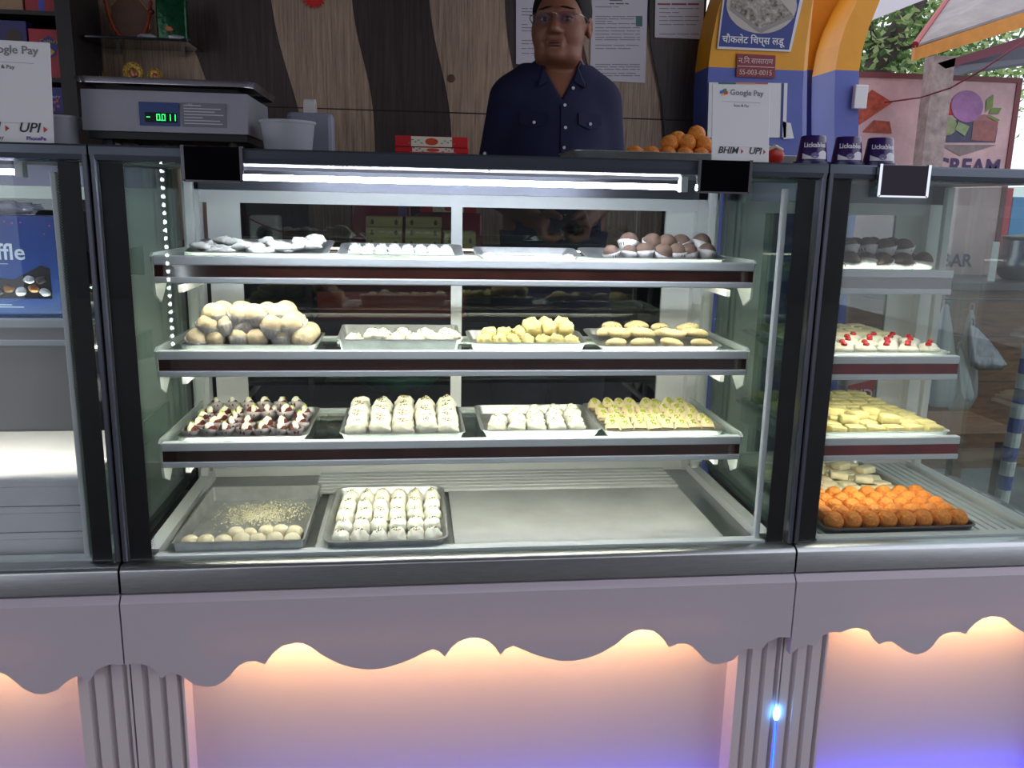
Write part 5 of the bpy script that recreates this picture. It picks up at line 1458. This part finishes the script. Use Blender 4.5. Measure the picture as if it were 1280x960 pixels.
cb = MB().tube([(-0.02, 1.24, .565), (0.03, 1.238, .538), (0.09, 1.238, .515), (0.16, 1.24, .498), (0.24, 1.25, .490), (0.24, 1.26, .468)], .0020, 6).build('red_wire', mat('wire_red', (150, 26, 26), .5), smooth=True)
tag(cb, 'thin red wire slanting across the small white appliance', 'wire')
t = thing('red_crate', 'red plastic crate on the middle board of the back shelving', 'crate', (0.45, 1.38, .2432))
REDP = mat('red_plastic', (150, 26, 30), .4)
B(0.20, 0.66, 1.26, 1.50, .2432, .250).build('crate_floor', REDP, t)
for a in ((0.20, 0.66, 1.26, 1.268, .25, .33), (0.20, 0.66, 1.492, 1.50, .25, .33), (0.20, .208, 1.268, 1.492, .25, .33), (0.652, .66, 1.268, 1.492, .25, .33)): B(*a).build('crate_side', REDP, t)
tag(MB().blob((0.45, 1.36, 0.050), (0.125, 0.10, 0.063), 24, 14, .35, 14, 4, flat=-.0615).build('green_bag', mat('green_film', (20, 110, 84), .3, var=.3, vscale=12, bump=.6, bscale=25), smooth=True), 'crumpled green plastic bag on the low board of the back shelving', 'bag')
tag(MB().blob((1.10, 1.36, 0.285), (0.15, 0.10, 0.042), 24, 14, .3, 16, 9, flat=-.0415).build('cloth_bundle', mat('grey_green_cloth', (84, 88, 70), .8, var=.3, vscale=14), smooth=True), 'grey-green cloth bundle on the middle board behind the man', 'cloth')

# ------------------------------------------------------------------ yellow and blue arch at the right end of the shop
YEL = mat('yellow_ochre_paint', (232, 158, 24), .5, var=.1, vscale=5)
BLU = mat('periwinkle_paint', (88, 100, 176), .5, var=.1, vscale=5)
def arch(name, left, right, Y, depth, split, zmin=FLOOR):
    """left and right edge in pixels, from the top down"""
    Lp = [P(x, y, Y) for x, y in left]; Rp = [P(x, y, Y) for x, y in right]
    zs = split
    def edge(pp, lo, hi):
        zz = [p[2] for p in pp][::-1]; xx = [p[0] for p in pp][::-1]
        k = [lo] + [z for z in zz if lo < z < hi] + [hi]
        return [(float(np.interp(z, zz, xx)), z) for z in k]
    w = thing(name, None, None, (Lp[-1][0], Y, FLOOR), kind='structure')
    top = min(Lp[0][2], Rp[0][2])
    for lo, hi, mt, nm in ((zs, top, YEL, 'yellow_upper'), (FLOOR, zs, BLU, 'blue_lower')):
        a = edge(Lp, lo, hi); c = edge(Rp, lo, hi)
        MB().prism(a + c[::-1], 'y', Y, Y + depth).build(nm, mt, w)
    return w
arch('wall_right', [(960, -190), (930, -90), (915, -40), (903, -5), (896, 20), (890, 50), (886, 80), (884, 110), (883, 175), (883, 240)],
     [(1090, -190), (1045, -90), (1027, -40), (1016, 0), (1011, 31), (1007, 60), (1005, 85), (1003, 120), (1003, 175), (1003, 240)], 1.45, 0.14, P(945, 86, 1.45)[2])
arch('wall_right_inner', [(1060, -190), (1030, -60), (1017, 0), (1012, 50), (1009, 88), (1008, 175), (1008, 240)], [(1115, -190), (1075, -60), (1056, 0), (1050, 50), (1046, 88), (1046, 175), (1046, 240)], 1.80, 0.12, P(1025, 88, 1.80)[2])
arch('wall_right_pier', [(1190, -190), (1115, -70), (1092, -35), (1072, 0), (1058, 30), (1050, 55), (1044, 88), (1043, 130), (1043, 240)], [(1225, -190), (1145, -70), (1120, -35), (1100, 0), (1086, 35), (1078, 62), (1074, 88), (1073, 130), (1073, 240)], 1.60, 0.18, P(1060, 88, 1.60)[2])

YP = 1.447
ps = sheet('sweet_poster', 'blue poster of chocolate laddus with Hindi lettering on the yellow arch', 'poster', [(896, 61), (988, 65), (1008, -20), (1022, -60), (912, -60), (906, -20), (900, 25)], YP, PAPER)
MB().prism(quad_px([(898.5, 58), (986, 62), (1004, -20), (1017, -60), (914.5, -60), (908.5, -20), (902.5, 25)], YP - .0032), 'y', YP - .0042, YP - .0032).build('blue_field', mat('poster_blue', (34, 50, 132), .4), ps)
MB().prism(quad_px([(952 + 44 * math.cos(a), 6 + 36 * math.sin(a)) for a in np.linspace(0, 2 * math.pi, 33)[:-1]], YP - .0044), 'y', YP - .0052, YP - .0044).build('plate_print', mat('plate_beige', (190, 180, 172), .5), ps)
MB().prism(quad_px([(912, 12), (948, 40), (952, 41), (993, 22), (990, 17), (965, -12), (925, -20), (913, 2)], YP - .0054), 'y', YP - .0060, YP - .0054).build('dish_print', mat('dish_grey', (150, 142, 140), .5), ps)
MB().prism(quad_px([(914, 8), (950, 36), (990, 18), (965, -10), (930, -18), (916, 0)], YP - .0062), 'y', YP - .0066, YP - .0062).build('laddu_print', mat('choc_chips', (44, 30, 28), .6, var=.5, vscale=60, tint=(200, 190, 178)), ps)
def hindi(body, size, mt, par, px, py, Y, **k):
    q = P(px, py, Y); return lettering(body, size, mt, par, q[0], Y, q[2], **k)
hindi('\u091a\u094c\u0915\u0932\u0947\u091f \u093f\u091a\u092a\u094d\u0938 \u0932\u0921\u0942', 0.031, PAPER, ps, 941, 54.5, YP - .0046, bold=.0005)
pl = sheet('number_plate', 'dark red house-number plate below the poster', 'sign', [(921, 67), (969, 69.5), (968, 98), (920, 96)], YP, mat('plate_red', (132, 22, 40), .4))
hindi('\u0928.\u093f\u0928.\u0938\u093e\u0938\u093e\u0930\u093e\u092e', 0.024, mat('plate_white', (216, 196, 196), .5), pl, 944.5, 79.5, YP - .0036)
MB().prism(quad_px([(922, 82), (968, 84), (968, 84.8), (922, 82.8)], YP - .0036), 'y', YP - .0038, YP - .0032).build('rule_line', MATS['plate_white'], pl)
hindi('SS-003-0015', 0.0225, MATS['plate_white'], pl, 944.5, 93.5, YP - .0036)
wbd = sheet('notice_board', 'white notice board with blue edge behind the payment card', 'board', [(886, 103), (984, 104), (982, 172), (884, 172)], YP, PAPER)
MB().prism(quad_px([(977, 104), (980, 104), (978, 172), (975, 172)], YP - .0032), 'y', YP - .004, YP - .0032).build('blue_edge', mat('edge_blue', (40, 46, 120), .4), wbd)
for a, b_, c in ((898, 920, (20, 110, 80)), (920, 944, (220, 140, 90)), (944, 960, (196, 80, 84))):
    MB().prism(quad_px([(a, 103), (b_, 103.4), (b_, 105.4), (a, 105)], YP - .0032), 'y', YP - .004, YP - .0032).build('colour_stripe', mat('stripe_%d' % c[0], c, .5), wbd)
sheet('small_card', 'small white card at the lower right of the notice board', 'card', [(978, 152), (988, 154), (992, 173), (979, 174)], YP, PAPER)
sb = RB(P(1068, 120, 1.58)[0], P(1084, 120, 1.58)[0], 1.575, 1.598, P(1076, 136, 1.58)[2], P(1076, 106, 1.58)[2], r=.003).build('switch_box', PAPER)
tag(sb, 'white switch box on the right edge of the blue pier', 'switch box')

# ------------------------------------------------------------------ the ice-cream stall outside
YBD = 2.4
stl = thing('ice_cream_stall', 'weathered pink ice-cream stall with yellow roof edge outside', 'stall', (2.9, 2.3, FLOOR))
PINK = mat('dirty_pink_board', (222, 184, 186), .6, var=.22, vscale=7, bump=.1)
B(2.30, 3.285, YBD, YBD + .03, 0.10, P(1150, 99, YBD)[2]).build('advert_board', PINK, stl)
BORD = mat('maroon_edge', (128, 62, 68), .5)
bt = P(1150, 99, YBD)[2]
B(2.30, 3.29, YBD - .006, YBD + .034, bt, bt + .022).build('board_trim', BORD, stl); B(3.265, 3.29, YBD - .006, YBD + .034, .10, bt).build('board_trim', BORD, stl)
POSTM = mat('flaking_post', (168, 150, 146), .6, var=.4, vscale=22)
B(P(1155, 140, 2.2)[0], P(1181, 140, 2.2)[0], 2.17, 2.24, FLOOR, 1.26).build('post', POSTM, stl)
B(3.55, 3.64, 2.17, 2.24, FLOOR, 1.50).build('post', POSTM, stl)
fz = 2.14
MB().prism(quad_px([(1142, 76), (1144, 59), (1300, 8), (1400, -26), (1400, -6), (1300, 28)], fz), 'y', fz, fz + .02).build('yellow_fascia', mat('faded_yellow', (214, 140, 50), .55, var=.2, vscale=12), stl)
MB().prism(quad_px([(1172, 79), (1300, 40), (1400, 8), (1400, 20), (1300, 53), (1182, 86)], fz + .03), 'y', fz + .03, fz + .07).build('maroon_beam', mat('maroon_paint', (112, 40, 62), .5), stl)
rf = [P(1143.5, 60, fz), P(1400, -25, fz), P(1420, -120, 2.9), P(1196, -14, 2.9)]
rf2 = [(x, y, z + .012) for x, y, z in rf]
MB().add(rf + rf2, [(0, 3, 2, 1), (4, 5, 6, 7), (0, 1, 5, 4), (1, 2, 6, 5), (2, 3, 7, 6), (3, 0, 4, 7)]).build('roof_sheet', mat('grey_roof_sheet', (150, 140, 140), .6, var=.25, vscale=8), stl)
ue = [(x, y, z + .013) for x, y, z in (rf[0], rf[3])]
MB().cyl(ue[0], ue[1], .014, n=8).build('red_ridge', mat('ridge_red', (160, 50, 56), .5), stl)
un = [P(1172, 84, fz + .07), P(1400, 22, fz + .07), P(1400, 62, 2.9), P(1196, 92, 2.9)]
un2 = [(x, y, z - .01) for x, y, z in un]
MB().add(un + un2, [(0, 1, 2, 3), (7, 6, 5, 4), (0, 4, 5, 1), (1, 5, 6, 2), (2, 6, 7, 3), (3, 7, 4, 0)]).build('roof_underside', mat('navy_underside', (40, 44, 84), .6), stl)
def pic(cx, cy, rx, ry, col, nm, lay=0, var=.25, n=24, vs_=30):
    Yk = YBD - .002 - lay * .0008
    MB().prism(quad_px([(cx + rx * math.cos(a), cy + ry * math.sin(a)) for a in np.linspace(0, 2 * math.pi, n + 1)[:-1]], Yk), 'y', Yk - .0006, Yk).build(nm, mat('pic_%d_%d_%d' % col, col, .5, var=var, vscale=vs_), stl)
def pic_poly(pts, col, nm, lay=0, var=.25, vs_=30):
    Yk = YBD - .002 - lay * .0008
    MB().prism(quad_px(pts, Yk), 'y', Yk - .0006, Yk).build(nm, mat('pic_%d_%d_%d' % col, col, .5, var=var, vscale=vs_), stl)
pic_poly([(1180, 128), (1192, 128), (1192, 144), (1180, 144)], (190, 40, 50), 'berry_print', 0)
pic_poly([(1172, 178), (1190, 150), (1235, 150), (1247, 160), (1244, 178)], (70, 70, 100), 'bowl_print', 0)
pic(1184, 157, 12, 12, (150, 160, 112), 'green_scoop_print', 1); pic(1231, 158, 15, 15, (170, 110, 110), 'pink_scoop_print', 1)
pic_poly([(1214, 175), (1217, 150), (1248, 152), (1243, 177)], (160, 100, 96), 'cup_print', 2); pic(1209, 133, 20, 20, (172, 116, 172), 'purple_scoop_print', 3, vs_=18)
for k, (a, b_) in enumerate((((1232, 140), (1242, 118)), ((1236, 142), (1252, 135)), ((1234, 146), (1250, 150)))):
    pic_poly([a, ((a[0] + b_[0]) / 2 - 4, (a[1] + b_[1]) / 2 - 4), b_, ((a[0] + b_[0]) / 2 + 4, (a[1] + b_[1]) / 2 + 4)], (120, 146, 70), 'leaf_print', 2 + k)
pic_poly([(1198, 152), (1212, 158), (1206, 170), (1194, 162)], (150, 170, 120), 'kiwi_print', 4)
pic_poly([(1175, 181), (1245, 181), (1200, 195)], (140, 124, 124), 'grey_cone_print', 0)  # plain grey wedge printed below the bowl
pic_poly([(1060, 140), (1090, 112), (1116, 128), (1068, 160), (1058, 165)], (190, 76, 50), 'pizza_print', 0, .5, 40); pic_poly([(1078, 165), (1092, 150), (1112, 152), (1115, 167)], (176, 80, 60), 'pizza_print', 0, .5, 40)
q = P(1209, 214, YBD - .003)
lettering('CREAM', 0.098, mat('violet_lettering', (66, 44, 96), .5), stl, q[0], YBD - .003, q[2] - .012, bold=.003, spacing=1.05)
q = P(1195, 333, YBD - .003)
lettering('BAR', 0.085, MATS['violet_lettering'], stl, q[0], YBD - .003, q[2], bold=.002)
# stall counter
CT = P(1250, 352, 2.0)[2]
BRN = mat('worn_brown_wood', (122, 84, 64), .6, var=.35, vscale=9, vstretch=(1, 6, 6), tint=(160, 112, 84))
B(2.30, 3.70, 1.92, 2.36, CT - .03, CT).build('counter_top', mat('counter_grey', (96, 84, 88), .4, var=.2, vscale=8), stl)
for k in range(4):
    zt = CT - .035 - k * .20
    B(2.32, 3.68, 1.95, 1.975, max(zt - .195, FLOOR), zt).build('front_plank', BRN, stl)
B(2.32, 2.36, 1.975, 2.34, FLOOR, CT - .03).build('side_plank', BRN, stl)
# pot
pc = P(1282, 350, 2.08); pr = .125; zb = CT
pt = thing('steel_pot', 'big bellied steel pot on the stall counter at the right edge', 'pot', (pc[0], 2.08, zb))
MB().lathe([(.085, 0), (.105, .010), (pr, .045), (pr * 1.02, .085), (pr * .93, .110), (pr * .90, .175), (pr * .96, .185), (pr * .96, .190), (pr * .86, .190), (pr * .86, .17), (.10, .02)], 40, (pc[0], 2.08, zb)).build('pot_wall', mat('pot_steel', (150, 150, 156), .25, 1.0), pt, smooth='auto')
MB().lathe([(pr * .90, .191), (.05, .200), (.012, .203), (.012, .215), (.0, .217)], 32, (pc[0], 2.08, zb)).build('lid', mat('pot_lid', (70, 70, 76), .3, .8), pt, smooth='auto')
q = P(1240, 325, 2.0)
nc = RB(q[0] - .018, q[0] + .016, 1.985, 1.992, CT, CT + .17, r=.002).build('price_card', PAPER); tag(nc, 'narrow white card standing left of the steel pot', 'card')
# hanging carrier bags
def hang_bag(label, top, bottom, width, Y, mt, seed, group='carrier bags hanging at the stall'):
    a = P(top[0], top[1], Y); b_ = P(bottom[0], bottom[1], Y); w = width / F_PX * (Y + 1.41) * .55
    Yt = 1.86
    t = thing('carrier_bag', label, 'bag', (b_[0], Y, b_[2]), group)
    V_ = []; Fs = []; n = 18; L_ = 14
    rnd = random.Random(seed); ph_ = [rnd.uniform(0, 6) for _ in range(6)]
    for k in range(L_ + 1):
        u = k / L_
        rr = w * (0.10 + 0.95 * u ** 0.8) * (1 - max(0, u - .85) * 3.0)
        for i in range(n):
            al = 2 * math.pi * i / n
            fold = 1 + .22 * math.sin(al * 3 + ph_[0] + u * 2) + .12 * math.sin(al * 5 + ph_[1])
            V_.append((a[0] + (b_[0] - a[0]) * u + rr * fold * math.cos(al), Yt + (Y - Yt) * u + rr * .35 * fold * math.sin(al), a[2] + (b_[2] - a[2]) * u))
    for k in range(L_):
        for i in range(n): Fs.append((k * n + i, k * n + (i + 1) % n, (k + 1) * n + (i + 1) % n, (k + 1) * n + i))
    Fs.append(tuple(range(n - 1, -1, -1))); Fs.append(tuple(range(L_ * n, (L_ + 1) * n)))
    MB().add(V_, Fs).build('bag_body', mt, t, smooth=True)
    MB().tube([(a[0] - .010, Yt, a[2] - .004), (a[0] - .008, Yt, a[2] + .02), (a[0], Yt, a[2] + .028), (a[0] + .008, Yt, a[2] + .02), (a[0] + .010, Yt, a[2] - .004)], .003, 6).build('bag_handle', mt, t, smooth=True)
FILM = mat('white_film', (222, 222, 226), .3, alpha=.62, translucent=.4)
FILMB = mat('bluish_film', (150, 190, 206), .3, alpha=.6, translucent=.4)
FOIL = mat('silver_foil', (150, 146, 156), .25, .6, var=.5, vscale=22, vstretch=(3, 3, .6), bump=.8, bscale=30)
YH = 1.86
hang_bag('bluish carrier bag, leftmost of the bags hanging at the stall', (1178, 380), (1150, 500), 36, 1.90, FILMB, 1)
hang_bag('white carrier bag hanging in the middle at the stall', (1194, 382), (1175, 508), 46, 1.80, FILM, 2)
hang_bag('white carrier bag hanging just left of the silver one', (1207, 386), (1198, 512), 38, 1.90, FILM, 3)
hang_bag('crumpled silver bag hanging at the stall', (1222, 408), (1236, 462), 56, 1.82, FOIL, 4)
hang_bag('slim white bag hanging below the silver one', (1219, 440), (1212, 502), 18, 1.76, FILM, 5)
hk = thing('bag_rail', 'thin metal rail the carrier bags hang from', 'rail', (2.7, YH, P(1200, 375, YH)[2]))
zr = P(1200, 374, YH)[2]
MB().cyl((2.38, YH, zr), (3.2, YH, zr), .004, n=8).build('rail_bar', ALU_GREY, hk)
for x in (2.38, 3.2): MB().cyl((x, YH, zr), (x, 1.949, zr), .004, n=8).build('rail_arm', ALU_GREY, hk)
# bench with a pudding packet
bz = P(1090, 532, 1.30)[2]
bn = thing('low_bench', 'low wooden bench between the shop and the stall', 'bench', (2.1, 1.3, FLOOR))
B(1.85, 2.60, 1.18, 1.50, bz - .03, bz).build('bench_top', BRN, bn)
for x in (1.88, 2.53):
    for y in (1.20, 1.45): B(x, x + .04, y, y + .04, FLOOR, bz - .03).build('leg', BRN, bn)
q0 = P(1052, 520, 1.28)[0]; q1 = P(1132, 520, 1.28)[0]; qt = P(1090, 466, 1.28)[2]
pk = thing('pudding_packet', 'red and white pudding packet seen between the narrow case shelves', 'packet', ((q0 + q1) / 2, 1.30, bz))
m_ = MB().rbox(q0, q1, 1.28, 1.34, bz, qt, r=.014, seg=3); m_.build('packet_body', mat('packet_pale', (206, 180, 172), .4, var=.2, vscale=12), pk, smooth=True)
MB().prism([(q0 + .02, bz + .03), (q1 - .012, bz + .03), (q1 - .008, qt - .05), ((q0 + q1) / 2, qt - .02), (q0 + .012, qt - .045)], 'y', 1.2785, 1.281).build('red_panel', mat('pudding_red', (190, 50, 40), .4), pk)
lettering('PUDDING', (q1 - q0) * .21, PAPER, pk, (q0 + q1) / 2, 1.2778, (bz + qt) / 2 + .005, bold=.0008)
# striped pole
sp_ = thing('striped_pole', 'leaning blue and white striped pole at the right edge', 'pole', (P(1255, 605, 1.0)[0], 1.0, FLOOR))
a = np.array(P(1284, 455, 1.0)); b_ = np.array(P(1256, 602, 1.0)); d = (b_ - a); d = d / d[2]
base = a + d * (FLOOR - a[2]); top_ = a + d * (0.45 - a[2])
n = 22
for k in range(n):
    p0 = base + (top_ - base) * (k / n); p1 = base + (top_ - base) * ((k + 1) / n)
    MB().cyl(p0, p1, .022, n=12).build('pole_band', mat('band_blue', (60, 80, 170), .5) if k % 2 else PAPER, sp_)
# wire over the stall
tag(MB().tube([P(1106, 128, 2.33), P(1150, 122, 2.2), P(1188, 110, 2.10), P(1230, 86, 2.0), P(1290, 45, 1.9)], .0035, 6).build('overhead_wire', mat('wire_maroon', (120, 40, 50), .5), smooth=True), 'thin maroon wire sagging in front of the ice-cream stall', 'wire')

# ------------------------------------------------------------------ trees and roof outside
LEAF = [mat('leaf_green_a', (130, 158, 90), .6, translucent=.45), mat('leaf_green_b', (180, 196, 140), .6, translucent=.45), mat('leaf_green_c', (84, 116, 70), .6, translucent=.45)]
def tree(label, base, crown, n, seed, trunk):
    t = thing('street_tree', label, 'tree', base)
    rnd = random.Random(seed)
    BARK = mat('dark_bark', (66, 56, 52), .8, var=.3, vscale=14)
    for pts, r0, r1 in trunk:
        k = len(pts)
        MB().tube(pts, [r0 + (r1 - r0) * i / (k - 1) for i in range(k)], 8).build('branch', BARK, t, smooth=True)
    ms = [MB(), MB(), MB()]
    for _ in range(n):
        c = rnd.choice(crown)
        u = [rnd.gauss(0, .45) for _ in range(3)]
        p = Vector((c[0] + u[0] * c[3], c[1] + u[1] * c[3], c[2] + u[2] * c[4]))
        L_ = rnd.uniform(.05, .11); W_ = L_ * .28
        d = Vector((rnd.uniform(-1, 1), rnd.uniform(-1, 1), rnd.uniform(-1.0, .2))).normalized(); w = d.cross(Vector((rnd.uniform(-1, 1), rnd.uniform(-1, 1), 1))).normalized()
        nn = d.cross(w) * .012
        rnd.choice(ms).add([p, p + d * L_ * .5 + w * W_ + nn, p + d * L_, p + d * L_ * .5 - w * W_ + nn], [(0, 1, 2), (0, 2, 3)])
    for m2, mt in zip(ms, LEAF):
        o = m2.build('foliage', mt, t); o['kind'] = 'stuff'
    return t
def G(px, py, Y): return P(px, py, Y)
tb = G(1120, 300, 5.5)
tree('broad street tree rising behind the ice-cream stall', (tb[0], 5.5, FLOOR), [(*G(x, y, 5.5 + dy), .75, .55) for x, y, dy in ((1100, 60, 0), (1130, 20, .4), (1150, 60, .6), (1110, 90, .2), (1170, 70, .8), (1160, 20, 0), (1090, 95, .3), (1190, 85, .9), (1140, -30, .5), (1230, 90, 1.2), (1250, 78, 1.0))], 5200, 11,
     [([(tb[0] - .15, 5.5, FLOOR), G(1088, 120, 5.5), G(1100, 75, 5.5), G(1125, 35, 5.5), G(1155, -10, 5.5)], .16, .06), ([G(1100, 75, 5.5), G(1085, 40, 5.6), G(1080, -10, 5.7)], .06, .03), ([G(1100, 70, 5.5), G(1150, 52, 5.4), G(1200, 50, 5.3)], .03, .012)])
hr = thing('house_roof', 'white sloping roof edge above the trees', 'roof', P(1125, 15, 4.6))
a = [P(1098, 22, 4.6), P(1165, -4, 4.6), P(1180, -60, 4.6), P(1102, -60, 4.6)]
MB().prism([(q[0], q[2]) for q in a], 'y', 4.6, 5.2).build('eave', mat('roof_white', (206, 200, 206), .6), hr)
hs = thing('street_hoarding', 'red and blue hoarding far off at the right edge', 'sign', P(1265, 280, 4.4))
B(P(1256, 260, 4.4)[0], P(1264, 260, 4.4)[0], 4.4, 4.45, FLOOR, P(1262, 235, 4.4)[2]).build('red_part', mat('hoarding_red', (206, 50, 70), .5), hs)
B(P(1265, 260, 4.4)[0], P(1300, 260, 4.4)[0], 4.4, 4.45, FLOOR, P(1262, 246, 4.4)[2]).build('blue_part', mat('hoarding_blue', (70, 150, 214), .5), hs)

# ------------------------------------------------------------------ LED string on a street post, mirrored in the front glass
a = P(200, 192, 2.2); b_ = P(213, 430, 2.2)
ld = thing('led_string', 'vertical string of white LED dots mirrored in the left of the glass', 'light', (a[0], -2.2, FLOOR))
MB().cyl((a[0], -2.225, FLOOR), (a[0], -2.225, 2.05), .018, n=12).build('post', DARK, ld)
me = MB().blob((0, 0, 0), (.007, .005, .0085), 6, 4).mesh('led_dot', emitter('dot_led', (240, 245, 255), 60.0), True)
N = 24
for k in range(N):
    z = a[2] + (b_[2] - a[2]) * k / (N - 1)
    o = bpy.data.objects.new('led_dot', me); COL.objects.link(o); o.parent = ld
    o.location = (0, 0, z - FLOOR)
